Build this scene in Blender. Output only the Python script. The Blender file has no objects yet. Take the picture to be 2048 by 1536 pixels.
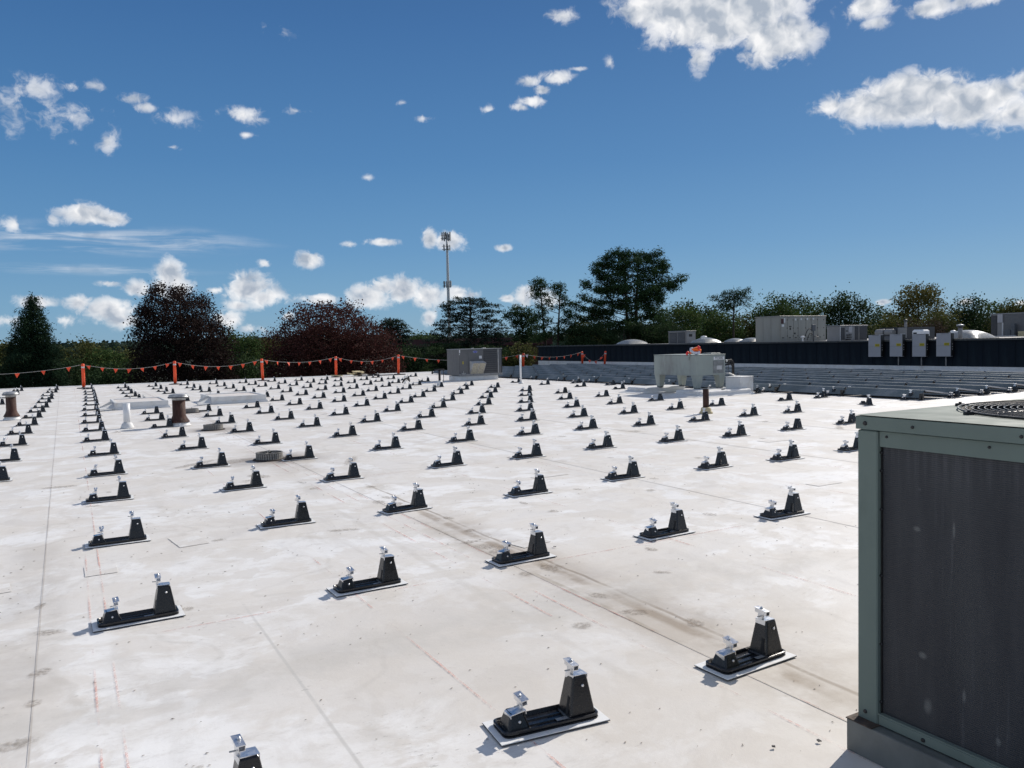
import bpy, math, random
import numpy as np
from mathutils import Matrix, Vector
R = math.radians
scene = bpy.context.scene
col = scene.collection
random.seed(7)
rng = np.random.default_rng(11)

# ------------------------------------------------------------------ camera
# World axes: X runs along a row of roof mounts, Y along a mount line, Z up; the camera stands at the origin, 1.65 m above the roof.
F_PX, PITCH, ROLL, HEAD, EYE = 1585.9, 0.0505, -0.0227, R(29.47), 1.65
fwd_h = Vector((math.sin(HEAD), math.cos(HEAD), 0))
right_h = Vector((math.cos(HEAD), -math.sin(HEAD), 0))
up0 = Vector((0, 0, 1))
cF = fwd_h*math.cos(PITCH) - up0*math.sin(PITCH)
cU = fwd_h*math.sin(PITCH) + up0*math.cos(PITCH)
cR_ = right_h*math.cos(ROLL) + cU*math.sin(ROLL)
cU_ = -right_h*math.sin(ROLL) + cU*math.cos(ROLL)
cam_d = bpy.data.cameras.new('camera')
cam = bpy.data.objects.new('camera', cam_d); col.objects.link(cam)
cam_d.sensor_width = 36; cam_d.lens = F_PX/2048*36
cam_d.clip_start = 0.05; cam_d.clip_end = 6000
m = Matrix((cR_, cU_, -cF)).transposed().to_4x4()
m.translation = Vector((0, 0, EYE)); cam.matrix_world = m
scene.camera = cam

def far_point(u, v, dist):
    """World point seen at photograph pixel (u, v), DIST metres ahead."""
    d = cR_*((u-1024)/F_PX) - cU_*((v-768)/F_PX) + cF
    d = d*(dist/d.dot(fwd_h))
    return Vector((d.x, d.y, d.z+EYE))

# ------------------------------------------------------------------ light
SUN_AZ, SUN_EL = R(18), R(33)          # direction to the sun: angle from +X towards +Y, height
scene.view_settings.view_transform = 'Standard'
scene.view_settings.look = 'None'
scene.view_settings.gamma = 1
scene.view_settings.use_curve_mapping = False
scene.view_settings.exposure = 0.0
sd = bpy.data.lights.new('sun', 'SUN'); sd.energy = 4.5; sd.angle = R(0.5); sd.color = (1, .93, .84)
so = bpy.data.objects.new('sun', sd); col.objects.link(so)
sdir = Vector((math.cos(SUN_AZ)*math.cos(SUN_EL), math.sin(SUN_AZ)*math.cos(SUN_EL), math.sin(SUN_EL)))
so.rotation_euler = sdir.to_track_quat('Z', 'Y').to_euler()

world = bpy.data.worlds.new('World'); scene.world = world; world.use_nodes = True
class NT:
    def __init__(s, tree): s.t = tree; s.n = tree.nodes; s.l = tree.links
    def node(s, typ, **kw):
        n = s.n.new(typ)
        for k, v in kw.items(): setattr(n, k, v)
        return n
    def put(s, sock, v):
        if v is None: return
        if hasattr(v, 'is_linked') or isinstance(v, bpy.types.NodeSocket): s.l.new(v, sock)
        else: sock.default_value = v
    def math(s, op, a, b=None, c=None, clamp=False):
        n = s.node('ShaderNodeMath', operation=op); n.use_clamp = clamp
        s.put(n.inputs[0], a); s.put(n.inputs[1], b); s.put(n.inputs[2], c); return n.outputs[0]
    def vec(s, op, a, b=None, c=None, out=0):
        n = s.node('ShaderNodeVectorMath', operation=op)
        s.put(n.inputs[0], a); s.put(n.inputs[1], b)
        if c is not None: s.put(n.inputs[2], c)
        return n.outputs['Value'] if out else n.outputs[0]
    def comb(s, x, y, z=0.0):
        n = s.node('ShaderNodeCombineXYZ'); s.put(n.inputs[0], x); s.put(n.inputs[1], y); s.put(n.inputs[2], z); return n.outputs[0]
    def sep(s, v):
        n = s.node('ShaderNodeSeparateXYZ'); s.put(n.inputs[0], v); return n.outputs
    def noise(s, v, scale, detail=4, rough=.5, dist=0, color=False):
        n = s.node('ShaderNodeTexNoise'); s.put(n.inputs['Vector'], v)
        n.inputs['Scale'].default_value = scale; n.inputs['Detail'].default_value = detail
        n.inputs['Roughness'].default_value = rough; n.inputs['Distortion'].default_value = dist
        return n.outputs['Color' if color else 'Fac']
    def ramp(s, v, a, b, to0=0.0, to1=1.0, smooth=True):
        n = s.node('ShaderNodeMapRange'); n.interpolation_type = 'SMOOTHSTEP' if smooth else 'LINEAR'
        s.put(n.inputs['Value'], v); n.inputs['From Min'].default_value = a; n.inputs['From Max'].default_value = b
        n.inputs['To Min'].default_value = to0; n.inputs['To Max'].default_value = to1; return n.outputs[0]
    def mix(s, f, a, b, mode='MIX'):
        n = s.node('ShaderNodeMix', data_type='RGBA', blend_type=mode)
        s.put(n.inputs[0], f); s.put(n.inputs[6], rgb(a)); s.put(n.inputs[7], rgb(b)); return n.outputs[2]
def rgb(c):
    return (c[0], c[1], c[2], 1.0) if isinstance(c, (tuple, list)) and len(c) == 3 else c

w = NT(world.node_tree); w.n.clear()
sky = w.node('ShaderNodeTexSky', sky_type='NISHITA'); sky.sun_disc = False
sky.sun_elevation = SUN_EL; sky.sun_rotation = math.pi/2 - SUN_AZ
sky.altitude = 50; sky.air_density = 1.0; sky.dust_density = 0.35; sky.ozone_density = 3.0
dirv = w.vec('NORMALIZE', w.node('ShaderNodeTexCoord').outputs['Generated'])
sx, sy, sz = w.sep(dirv)
rt = w.math('ADD', w.math('MULTIPLY', sx, right_h.x), w.math('MULTIPLY', sy, right_h.y))
fw = w.math('ADD', w.math('MULTIPLY', sx, fwd_h.x), w.math('MULTIPLY', sy, fwd_h.y))
az = w.math('MULTIPLY', w.math('ARCTAN2', rt, fw), 180/math.pi)
el = w.math('MULTIPLY', w.math('ARCSINE', sz), 180/math.pi)
p = w.comb(az, el)
CLOUDS = [  # where each cloud hangs: photo x, y, half width, half height, thickness
 (1320,16,110,48,1.3),(1440,22,190,75,1.9),(1550,78,85,58,1.4),(1400,112,28,32,.8),(1620,70,28,22,.7),(1360,75,60,25,.8),
 (1735,12,62,26,1),(1750,45,30,12,.6),(1862,15,48,22,1),(1960,-4,95,15,.9),
 (1725,208,75,42,1.1),(1660,214,48,18,.9),(1820,195,120,52,1.8),(1935,208,115,44,1.6),(2030,222,85,32,1),(2050,165,40,28,.9),
 (1125,33,34,13,.7),(1062,203,30,13,.9),(1040,215,22,9,.8),(1112,156,36,16,1),(1060,162,28,12,.8),(1085,180,20,12,.8),(975,220,18,8,.5),(1160,137,18,5,.6),(1220,125,10,10,.5),
 (75,178,42,32,.55),(95,215,75,28,.35),(140,172,26,16,.75),(190,172,24,10,.5),(265,197,26,12,.8),(290,215,24,11,.85),(345,238,42,14,.5),(135,232,45,13,.5),(215,284,20,20,.75),(150,285,14,10,.4),
 (485,230,45,17,.95),(520,240,20,10,.7),(492,270,14,7,.8),(845,237,16,7,.5),(592,222,22,6,.4),(345,295,14,5,.5),(565,65,20,10,.3),(805,205,12,5,.4),(735,355,8,4,.3),
 (175,428,55,26,1.1),(215,438,42,18,1),(28,450,19,17,.7),(105,440,12,10,.5),
 (340,550,36,32,1.2),(345,575,40,30,1),(275,578,27,18,.9),(215,567,28,7,.6),(70,605,40,16,1),(160,605,32,18,1),(215,620,62,28,1.1),(245,640,42,18,1),(20,640,40,14,.6),(125,640,40,14,.6),
 (495,575,60,32,1.2),(530,595,45,26,1.1),(430,580,22,11,.8),(455,638,35,18,1),(505,658,30,10,.6),(475,610,26,12,.8),(617,519,36,19,1.1),(530,527,14,9,.7),(640,598,50,12,.9),(575,632,15,8,.6),
 (735,592,45,32,1.1),(765,575,35,24,1.1),(805,580,50,32,1.2),(850,592,42,30,1.1),(765,484,38,9,.9),(700,489,16,6,.6),(860,476,26,21,1.1),(895,482,38,21,1.1),(1008,496,18,8,.9),(915,585,38,14,1),(860,636,18,16,.9),(940,590,24,8,.7),
 (1050,592,28,26,1.1),(1015,597,18,9,.9),(1085,600,40,22,.9),(1765,604,14,7,.9),(1930,603,18,7,.8),(2045,606,14,6,.7)]
field = None
ASP = (1.0, 1.6, 2.4, 4.0)      # clouds are grouped by their flatness
PA = [w.vec('MULTIPLY', p, (1, a_, 0)) for a_ in ASP]
for (u, v, rx, ry, s_) in CLOUDS:
    if v < 300 and u < 900: s_ *= .72      # thin torn wisps high on the left
    d = (cR_*((u-1024)/F_PX) - cU_*((v-768)/F_PX) + cF).normalized()
    a0 = math.degrees(math.atan2(d.dot(right_h), d.dot(fwd_h))); e0 = math.degrees(math.asin(d.z))
    k = math.degrees(1/F_PX)/math.hypot(1, math.hypot(u-1024, v-768)/F_PX)
    i_ = min(range(4), key=lambda j: abs(math.log(rx/ry/ASP[j])))
    rad = math.sqrt(rx*ry*ASP[i_])*k*1.25
    b = w.math('MULTIPLY_ADD', w.vec('DISTANCE', PA[i_], (a0, e0*ASP[i_], 0), out=1), -s_*1.15/rad, s_)
    field = b if field is None else w.math('MAXIMUM', field, b)
# unseen clouds of the same kind outside the view, cover raised for white fill
outside = w.ramp(w.math('ABSOLUTE', az), 37, 48)
over = w.ramp(el, 33, 44)
gen = w.math('MULTIPLY_ADD', w.noise(w.comb(w.math('MULTIPLY', sx, 2.2), w.math('MULTIPLY', sy, 2.2), w.math('MULTIPLY', sz, 4.5)), 2.2, 3, .5), 5.0, -2.40)
gen = w.math('MULTIPLY_ADD', w.math('MAXIMUM', outside, over), 3.0, w.math('ADD', gen, -3.0))
field = w.math('MAXIMUM', field, gen)
warp = w.vec('MULTIPLY_ADD', w.noise(p, .9, 2, .5, color=True), (1.2, .8, 0), w.vec('ADD', p, (-.6, -.4, 0)))
n1 = w.noise(warp, .55, 7, .6)
fine = w.noise(warp, 2.6, 4, .6)
dens = w.math('ADD', w.math('MULTIPLY_ADD', n1, 2.5, -1.2), field)
dens = w.math('ADD', dens, w.math('MULTIPLY_ADD', fine, .6, -.3))
alpha = w.math('MULTIPLY', w.ramp(dens, 0.0, 0.50), w.ramp(field, -.3, .75, .35, 1.0))
# thin streaks low on the left
sn = w.noise(w.vec('MULTIPLY', p, (.16, 1.6, 0)), 1.0, 6, .6, .6)
sm = w.vec('LENGTH', w.vec('MULTIPLY', w.vec('SUBTRACT', p, (-27.5, 7.2, 0)), (1/13, 1/1.3, 0)), out=1)
sm2 = w.vec('LENGTH', w.vec('MULTIPLY', w.vec('SUBTRACT', p, (-27, 5.3, 0)), (1/9, 1/.5, 0)), out=1)
streak = w.math('MULTIPLY', w.ramp(sn, .38, .72), w.math('MAXIMUM', w.ramp(sm, 1.0, .2, 0, .55), w.ramp(sm2, 1, .2, 0, .3)))
la = w.noise(warp, .62, 2.5, .5); lb = w.noise(w.vec('ADD', warp, (.42, .50, 0)), .62, 2.5, .5)
lit = w.math('MULTIPLY_ADD', w.math('SUBTRACT', la, lb), 2.4, w.math('MULTIPLY_ADD', fine, .5, .62))
thick = w.ramp(w.math('MULTIPLY_ADD', w.noise(warp, .9, 4, .55), 1.6, w.math('ADD', field, -.8)), .1, 1.3)
shade = w.math('SUBTRACT', lit, w.math('MULTIPLY', thick, .62), clamp=True)
ccol = w.mix(shade, (.40, .46, .55), (.95, .95, .96))
# the sky's own blue: the model's sky blended into a clearer, deeper one that only depends on the height above the horizon
cr = w.node('ShaderNodeValToRGB'); w.put(cr.inputs[0], w.math('DIVIDE', el, 90.0, clamp=True))
els = cr.color_ramp.elements
els[0].position = 0.0; els[0].color = (.22, .41, .58, 1)
els[1].position = 1.0; els[1].color = (.015, .05, .16, 1)
for pos_, c_ in ((.03, (.175, .375, .59)), (.075, (.118, .30, .55)), (.14, (.074, .225, .475)), (.24, (.044, .152, .375)), (.33, (.027, .100, .275))):
    e_ = els.new(pos_); e_.color = (*c_, 1)
skyc = w.vec('MULTIPLY', sky.outputs[0], (.070, .072, .074))
skyc = w.mix(.83, skyc, cr.outputs[0])
bg1 = w.node('ShaderNodeBackground'); w.put(bg1.inputs[0], skyc); bg1.inputs[1].default_value = 1.0
bg2 = w.node('ShaderNodeBackground'); w.put(bg2.inputs[0], ccol); bg2.inputs[1].default_value = 1.0
mx = w.node('ShaderNodeMixShader')
w.put(mx.inputs[0], w.math('MAXIMUM', w.math('MULTIPLY', alpha, w.ramp(dens, 0, .9, .6, 1.0)), streak, clamp=True))
w.l.new(bg1.outputs[0], mx.inputs[1]); w.l.new(bg2.outputs[0], mx.inputs[2])
wo = w.node('ShaderNodeOutputWorld'); w.l.new(mx.outputs[0], wo.inputs[0])
world.cycles.sampling_method = 'MANUAL'; world.cycles.sample_map_resolution = 512

# ------------------------------------------------------------------ materials
def new_mat(name):
    mt = bpy.data.materials.new(name); mt.use_nodes = True
    t = NT(mt.node_tree); t.n.clear()
    out = t.node('ShaderNodeOutputMaterial'); bs = t.node('ShaderNodeBsdfPrincipled')
    t.l.new(bs.outputs[0], out.inputs[0])
    return mt, t, bs
def paint(name, c, rough=.5, metal=0.0, vary=.12, scale=6.0, dirt=None, dirt_amt=.0, bump=.0, bscale=60, spec=.5, stretch=(1, 1, 1)):
    """Painted, metal or plastic surface with a little unevenness, dirt and grain."""
    mt, t, bs = new_mat(name)
    v = t.vec('MULTIPLY', t.node('ShaderNodeTexCoord').outputs['Object'], stretch)
    n = t.noise(v, scale, 5, .6)
    base = t.mix(t.ramp(n, .25, .75), tuple(x*(1-vary) for x in c), tuple(min(1, x*(1+vary)) for x in c))
    if dirt:
        d = t.ramp(t.noise(t.vec('ADD', v, (3, 7, 1)), scale*.6, 8, .7), .62-.3*dirt_amt, .72)
        base = t.mix(t.math('MULTIPLY', d, min(1, dirt_amt*1.6)), base, dirt)
    t.put(bs.inputs['Base Color'], base)
    t.put(bs.inputs['Roughness'], t.ramp(t.noise(v, scale*3, 3), .2, .8, max(.05, rough-.1), min(1, rough+.1)))
    bs.inputs['Metallic'].default_value = metal
    bs.inputs['Specular IOR Level'].default_value = spec
    if bump:
        bm_ = t.node('ShaderNodeBump'); bm_.inputs['Strength'].default_value = bump; bm_.inputs['Distance'].default_value = .01
        t.put(bm_.inputs['Height'], t.noise(v, bscale, 4, .6)); t.l.new(bm_.outputs[0], bs.inputs['Normal'])
    return mt
M = {}
M['black'] = paint('black_plastic', (.008, .009, .012), .26, vary=.3, scale=9, bump=.10, bscale=90, dirt=(.022, .022, .023), dirt_amt=.25)
M['silver'] = paint('mill_aluminium', (.72, .73, .75), .34, metal=.9, vary=.08, scale=20)
M['pad'] = paint('white_pad', (.80, .81, .81), .6, vary=.04, scale=12, dirt=(.55, .53, .5), dirt_amt=.3)
M['rubber'] = paint('dark_underlay', (.03, .03, .035), .8)
M['orange'] = paint('orange_plastic', (.85, .085, .02), .45, vary=.06)
M['flag'] = paint('orange_flag', (.88, .09, .03), .6, vary=.05)
M['rope'] = paint('grey_cord', (.38, .38, .36), .8)
M['tape'] = paint('reflective_band', (.55, .5, .5), .4)
M['rust'] = paint('rusty_pipe', (.050, .018, .012), .8, vary=.5, scale=9, dirt=(.17, .13, .10), dirt_amt=.4, bump=.4, stretch=(1, 1, .35))
M['capmetal'] = paint('weathered_cap', (.42, .43, .44), .45, metal=.55, vary=.25, scale=14, dirt=(.2, .17, .14), dirt_amt=.4)
M['white'] = paint('white_membrane', (.68, .685, .68), .6, vary=.06, scale=4, dirt=(.5, .46, .4), dirt_amt=.4)
M['pvc'] = paint('white_plastic_pipe', (.76, .77, .78), .4, vary=.05)
M['cream'] = paint('aged_sealant', (.52, .44, .26), .7, vary=.25, scale=30)
M['drain'] = paint('cast_drain_grey', (.34, .33, .31), .7, metal=.2, vary=.35, scale=30, dirt=(.07, .055, .045), dirt_amt=.6)
M['drainhole'] = paint('drain_inside', (.05, .04, .035), .9)
M['grate'] = paint('drain_grate', (.17, .165, .155), .8, vary=.4, scale=40)
M['carrier'] = paint('grey_sheet_metal', (.12, .122, .126), .5, vary=.08, scale=2, dirt=(.1, .1, .1), dirt_amt=.4)
M['carrier2'] = paint('grey_sheet_trim', (.24, .245, .25), .45, vary=.08)
M['coilgrey'] = paint('dark_coil', (.045, .047, .052), .6, vary=.15, scale=30)
M['greytrim'] = paint('bright_trim', (.5, .5, .5), .4)
M['blueoval'] = paint('blue_badge', (.01, .03, .35), .3)
M['label'] = paint('white_label', (.68, .69, .70), .5)
M['yellow'] = paint('yellow_label', (.62, .50, .02), .5)
M['york'] = paint('pale_green_sheet_metal', (.30, .335, .31), .5, vary=.08, scale=2.5, dirt=(.2, .2, .19), dirt_amt=.5, stretch=(1, 1, .4))
M['hood'] = paint('filter_mesh', (.36, .34, .28), .8, vary=.5, scale=40, stretch=(1, 1, .3))
M['inkblack'] = paint('black_ink', (.01, .01, .01), .5)
M['insul'] = paint('black_insulation', (.02, .02, .022), .8, bump=.3)
M['cable'] = paint('dark_cable', (.012, .012, .012), .6)
M['slate'] = paint('dark_blue_cladding', (.009, .014, .021), .75, spec=.15, vary=.30, scale=1.1, dirt=(.022, .035, .045), dirt_amt=.5, stretch=(1, 1, .25))
M['coping'] = paint('dark_coping', (.055, .060, .062), .5, vary=.15)
M['uproof'] = paint('grey_roofing', (.30, .30, .30), .8, vary=.2, scale=1)
M['beige'] = paint('beige_grey_cabinet', (.31, .305, .27), .5, vary=.06, scale=1.5, dirt=(.2, .19, .17), dirt_amt=.4, stretch=(1, 1, .3))
M['midgrey'] = paint('mid_grey_cabinet', (.24, .235, .23), .5, vary=.1, scale=2)
M['invgrey'] = paint('light_grey_cabinet', (.40, .40, .42), .45, vary=.04)
M['dome'] = paint('acrylic_dome', (.30, .30, .28), .25, vary=.1, spec=.7)
M['glassdark'] = paint('solar_glass', (.010, .013, .024), .12, vary=.2, scale=3, spec=.6)
M['alu'] = paint('panel_frame', (.42, .43, .45), .4, metal=.7, vary=.1)
M['deflector'] = paint('galvanised_deflector', (.135, .165, .175), .55, metal=.2, vary=.16, scale=1.3, dirt=(.30, .32, .33), dirt_amt=.4)
M['tower'] = paint('galvanised_pole', (.62, .63, .64), .5, vary=.05)
M['antenna'] = paint('pale_antenna', (.42, .43, .44), .5)
M['antdark'] = paint('dark_antenna', (.10, .11, .12), .6)
M['maroon'] = paint('maroon_fascia', (.05, .010, .012), .6, vary=.3, scale=.4)
M['brick'] = paint('dark_brick', (.05, .022, .018), .8, vary=.3, scale=2)
M['trunk'] = paint('bark', (.045, .034, .026), .9, vary=.4, scale=3, bump=.5)
M['vest'] = paint('orange_fabric', (.95, .16, .02), .8, vary=.1)
M['vest2'] = paint('pale_plastic_roll', (.60, .62, .70), .6, vary=.2)
M['red'] = paint('red_cloth', (.75, .04, .04), .7)
M['acgreen'] = paint('grey_green_paint', (.165, .205, .182), .66, vary=.06, scale=3, spec=.2, dirt=(.11, .14, .125), dirt_amt=.35, stretch=(1, 1, .5))
M['screw'] = paint('dark_screw', (.012, .012, .013), .4)
M['wire'] = paint('black_wire', (.02, .02, .022), .35, vary=.2)
M['well'] = paint('dark_well', (.015, .015, .016), .8)
M['fan'] = paint('dark_fan_blade', (.05, .05, .055), .5)
M['carpaint'] = paint('silver_car_paint', (.45, .46, .48), .25)
M['carred'] = paint('red_car_paint', (.35, .02, .02), .25)
M['carglass'] = paint('car_glass', (.01, .012, .015), .1)
M['tyre'] = paint('tyre_rubber', (.015, .015, .015), .9)

def coil_material():
    mt, t, bs = new_mat('condenser_fins')
    v = t.node('ShaderNodeTexCoord').outputs['Object']
    x, y, z = t.sep(v)
    yz = t.comb(y, z)
    big = t.noise(t.vec('MULTIPLY', yz, (3.5, .55, 0)), 2.2, 6, .6)
    streak = t.noise(t.vec('MULTIPLY', yz, (38, 1.6, 0)), 1.0, 5, .62)
    base = t.mix(t.ramp(big, .3, .7), (.026, .028, .034), (.048, .050, .055))
    base = t.mix(t.math('MULTIPLY', t.ramp(streak, .56, .80), .6), base, (.10, .103, .11))
    spots = t.noise(t.vec('MULTIPLY', yz, (26, 7, 0)), 1.0, 2, .5)
    base = t.mix(t.ramp(spots, .745, .80), base, (.30, .31, .30))
    top = t.math('MULTIPLY', t.ramp(z, 1.02, 1.24), t.ramp(streak, .42, .7))
    base = t.mix(t.math('MULTIPLY', top, .45), base, (.13, .13, .14))
    # thin rows of tubes behind the fins, slightly wavy, and the fins themselves
    wob = t.math('MULTIPLY', t.noise(yz, 6, 3), .012)
    rows = t.math('SINE', t.math('MULTIPLY', t.math('ADD', z, wob), 2*math.pi/.0075))
    base = t.mix(t.math('MULTIPLY', t.ramp(rows, .4, 1.0), .22), base, (.007, .008, .010))
    fins = t.math('SINE', t.math('MULTIPLY', t.math('ADD', y, t.math('MULTIPLY', wob, .2)), 2*math.pi/.0045))
    base = t.mix(t.math('MULTIPLY', t.ramp(t.math('MULTIPLY', fins, 1.0), .2, 1.0), .25), base, (.012, .013, .016))
    for (sy_, sz_, a_, b_) in ((1.80, .93, .009, .006), (1.775, .46, .010, .008), (1.755, .275, .010, .020), (1.62, .365, .005, .018), (1.50, .25, .006, .010), (1.66, .95, .003, .02), (1.40, .33, .004, .028)):
        dd = t.vec('LENGTH', t.vec('MULTIPLY', t.vec('SUBTRACT', yz, (sy_, sz_, 0)), (.6/a_, .6/b_, 0)), out=1)
        base = t.mix(t.math('MULTIPLY', t.ramp(t.math('ADD', dd, t.math('MULTIPLY', spots, .9)), 1.7, .7), .45), base, (.22, .225, .215))
    t.put(bs.inputs['Base Color'], base); bs.inputs['Roughness'].default_value = .6; bs.inputs['Metallic'].default_value = .15
    bp = t.node('ShaderNodeBump'); bp.inputs['Strength'].default_value = .5; bp.inputs['Distance'].default_value = .002
    t.put(bp.inputs['Height'], t.math('ADD', t.math('MULTIPLY', rows, .35), t.math('MULTIPLY', streak, 2.5))); t.l.new(bp.outputs[0], bs.inputs['Normal'])
    return mt
M['coil'] = coil_material()

def roof_material():
    """White single-ply membrane: mottled dirt, drying rings, scuffs, chalk lines and stains that have a place of their own."""
    mt, t, bs = new_mat('white_roof_membrane')
    v = t.node('ShaderNodeTexCoord').outputs['Object']
    x, y, z = t.sep(v)
    warp = t.vec('MULTIPLY_ADD', t.noise(v, .5, 3, .5, color=True), (.9, .9, 0), v)
    big = t.noise(warp, .35, 5, .6)
    mid = t.noise(warp, 1.7, 8, .68)
    fine = t.noise(t.vec('MULTIPLY', warp, (1, 1.7, 1)), 5.5, 9, .76)
    grain = t.noise(v, 60, 4, .7)
    base = t.mix(t.ramp(big, .3, .7), (.80, .79, .77), (.88, .875, .86))
    base = t.mix(t.math('MULTIPLY', t.ramp(mid, .44, .64), .62), base, (.62, .585, .535))
    base = t.mix(t.math('MULTIPLY', t.ramp(fine, .48, .74), .60), base, (.50, .47, .43))
    # older and newer dirt films with fairly crisp edges
    for (sc, th, c_, am) in ((.9, .47, (.70, .665, .615), .65), (1.9, .54, (.66, .625, .575), .6)):
        q_ = t.noise(t.vec('ADD', warp, (sc*7, sc*3, 0)), sc, 9, .58)
        base = t.mix(t.math('MULTIPLY', t.ramp(q_, th, th+.035), am), base, c_)
    # drying rings where puddles stood
    ring = t.math('ABSOLUTE', t.math('SUBTRACT', t.noise(warp, .55, 3, .5), .52))
    base = t.mix(t.math('MULTIPLY', t.ramp(ring, .014, .002), t.math('MULTIPLY', t.ramp(mid, .35, .6), .22)), base, (.44, .42, .38))
    ring2 = t.math('ABSOLUTE', t.math('SUBTRACT', t.noise(t.vec('ADD', warp, (9, 4, 0)), .8, 4, .55), .45))
    base = t.mix(t.math('MULTIPLY', t.ramp(ring2, .008, .001), t.math('MULTIPLY', t.ramp(big, .4, .6), .18)), base, (.50, .45, .40))
    # wipe marks along the sheets
    wipe = t.noise(t.vec('MULTIPLY', warp, (2.2, .25, 1)), 1.3, 6, .65)
    base = t.mix(t.math('MULTIPLY', t.ramp(wipe, .52, .72), .38), base, (.56, .53, .49))
    # scuffs and specks
    sp = t.math('ADD', t.noise(t.vec('MULTIPLY', v, (14, 40, 1)), 1.0, 4, .7), t.math('MULTIPLY', t.math('SUBTRACT', t.noise(v, 1.1, 4, .6), .5), .35))
    base = t.mix(t.math('MULTIPLY', t.ramp(sp, .64, .72), .50), base, (.26, .24, .22))
    sp2 = t.noise(t.vec('MULTIPLY', t.vec('ADD', v, (5, 2, 0)), (30, 70, 1)), 1.0, 3, .7)
    base = t.mix(t.math('MULTIPLY', t.ramp(sp2, .67, .75), .55), base, (.16, .14, .13))
    wob = t.math('MULTIPLY', t.math('SUBTRACT', t.noise(v, .8, 4, .6), .5), .10)
    def line(axis, at, width, c, amt, y0=None, y1=None, brk=.45):
        s_, o_ = (x, y) if axis == 'x' else (y, x)
        d = t.math('ABSOLUTE', t.math('SUBTRACT', t.math('ADD', s_, wob if width > .02 else t.math('MULTIPLY', wob, .12)), at))
        f = t.math('MULTIPLY', t.ramp(d, width, width*.25), amt)
        f = t.math('MULTIPLY', f, t.ramp(t.noise(t.vec('ADD', v, (at*3, 1, 0)), 1.4, 5, .7), brk-.1, brk+.12))
        if y0 is not None:
            f = t.math('MULTIPLY', f, t.math('MULTIPLY', t.ramp(o_, y0-.3, y0+.3), t.ramp(o_, y1+.4, y1-.4)))
        return t.mix(f, base_now[0], c)
    base_now = [base]
    def add(*a, **k): base_now[0] = line(*a, **k)
    brown, red, dark = (.34, .28, .215), (.62, .20, .16), (.22, .19, .165)
    # stains beside the lap that runs through the middle of the picture, round the drains, and a dark patch at the pale green unit's rear curb
    for (ax, at, wd, c, am, a0, a1, bk) in (
            ('x', 2.6, 2.2, (.62, .575, .515), .5, -1.0, 5.0, .36), ('x', 3.02, .42, brown, .42, 2.2, 7.0, .42), ('x', 3.03, .07, (.28, .22, .16), .75, 2.4, 7.6, .47), ('x', 3.12, .022, (.25, .20, .15), .7, 2.0, 9.0, .46), ('x', 2.86, .03, (.33, .28, .21), .7, 3.4, 6.6, .5), ('x', 3.3, .55, brown, .30, 1.6, 4.2, .48),
            ('x', 2.75, .5, brown, .26, 10.5, 13.5, .42), ('x', 3.0, .16, brown, .38, 14.0, 26.0, .44),
            ('y', 25.0, .5, brown, .22, 2.0, 9.0, .45), ('x', 5.95, .16, brown, .18, 5.0, 14.0, .5), ('x', 8.98, .12, brown, .16, 6.0, 30.0, .5),
            ('x', .95, .013, (.52, .51, .48), .6, 2.5, 5.1, .40), ('x', 2.35, .05, (.58, .55, .50), .5, 3.0, 8.0, .44), ('x', -.25, .3, (.45, .42, .38), .4, 3.0, 8.0, .48), ('y', 4.1, .35, (.5, .48, .44), .4, -.5, 5.0, .47)):
        add(ax, at, wd, c, am, a0, a1, brk=bk)
    for i in range(-3, 11): add('x', -.2+3.05*i+.005, .006, (.36, .31, .26), .55, brk=.42)
    for (cx, cy, rr) in ((2.63, 12.04, .95), (2.67, 17.39, .7), (2.9, 22.7, .6), (16.6, 20.0, 1.2)):
        d = t.vec('LENGTH', t.vec('MULTIPLY', t.vec('SUBTRACT', warp, (cx+.45, cy+.45, 0)), (1/rr, 1/rr, 0)), out=1)
        f = t.math('MULTIPLY', t.ramp(t.math('ADD', d, t.math('MULTIPLY', mid, .7)), 1.45, .25), .85)
        base_now[0] = t.mix(f, base_now[0], (.19, .155, .125))
    t.put(bs.inputs['Base Color'], base_now[0])
    t.put(bs.inputs['Roughness'], t.ramp(mid, .3, .7, .48, .68)); bs.inputs['Specular IOR Level'].default_value = .35
    bp = t.node('ShaderNodeBump'); bp.inputs['Strength'].default_value = .45; bp.inputs['Distance'].default_value = .012
    t.put(bp.inputs['Height'], t.math('ADD', t.math('MULTIPLY', mid, .9), t.math('ADD', t.math('MULTIPLY', fine, .25), t.math('MULTIPLY', grain, .05))))
    t.l.new(bp.outputs[0], bs.inputs['Normal'])
    return mt
M['roof'] = roof_material()

def leaf_material(name, c1, c2, c3=None, trans=.22):
    mt, t, bs = new_mat(name)
    n = t.noise(t.node('ShaderNodeTexCoord').outputs['Object'], .55, 4, .6)
    r = t.node('ShaderNodeNewGeometry').outputs['Random Per Island']
    base = t.mix(t.ramp(n, .35, .65), c1, c2)
    base = t.mix(t.math('MULTIPLY', r, .35), base, tuple(x*1.3 for x in c2))
    if c3: base = t.mix(t.math('MULTIPLY', t.ramp(r, .80, .98), .5), base, c3)
    t.put(bs.inputs['Base Color'], base); bs.inputs['Roughness'].default_value = .85; bs.inputs['Specular IOR Level'].default_value = .08
    tr = t.node('ShaderNodeBsdfTranslucent'); t.put(tr.inputs[0], base)
    ms = t.node('ShaderNodeMixShader'); ms.inputs[0].default_value = trans
    out = [n_ for n_ in t.n if n_.type == 'OUTPUT_MATERIAL'][0]
    t.l.new(bs.outputs[0], ms.inputs[1]); t.l.new(tr.outputs[0], ms.inputs[2]); t.l.new(ms.outputs[0], out.inputs[0])
    return mt
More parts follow.
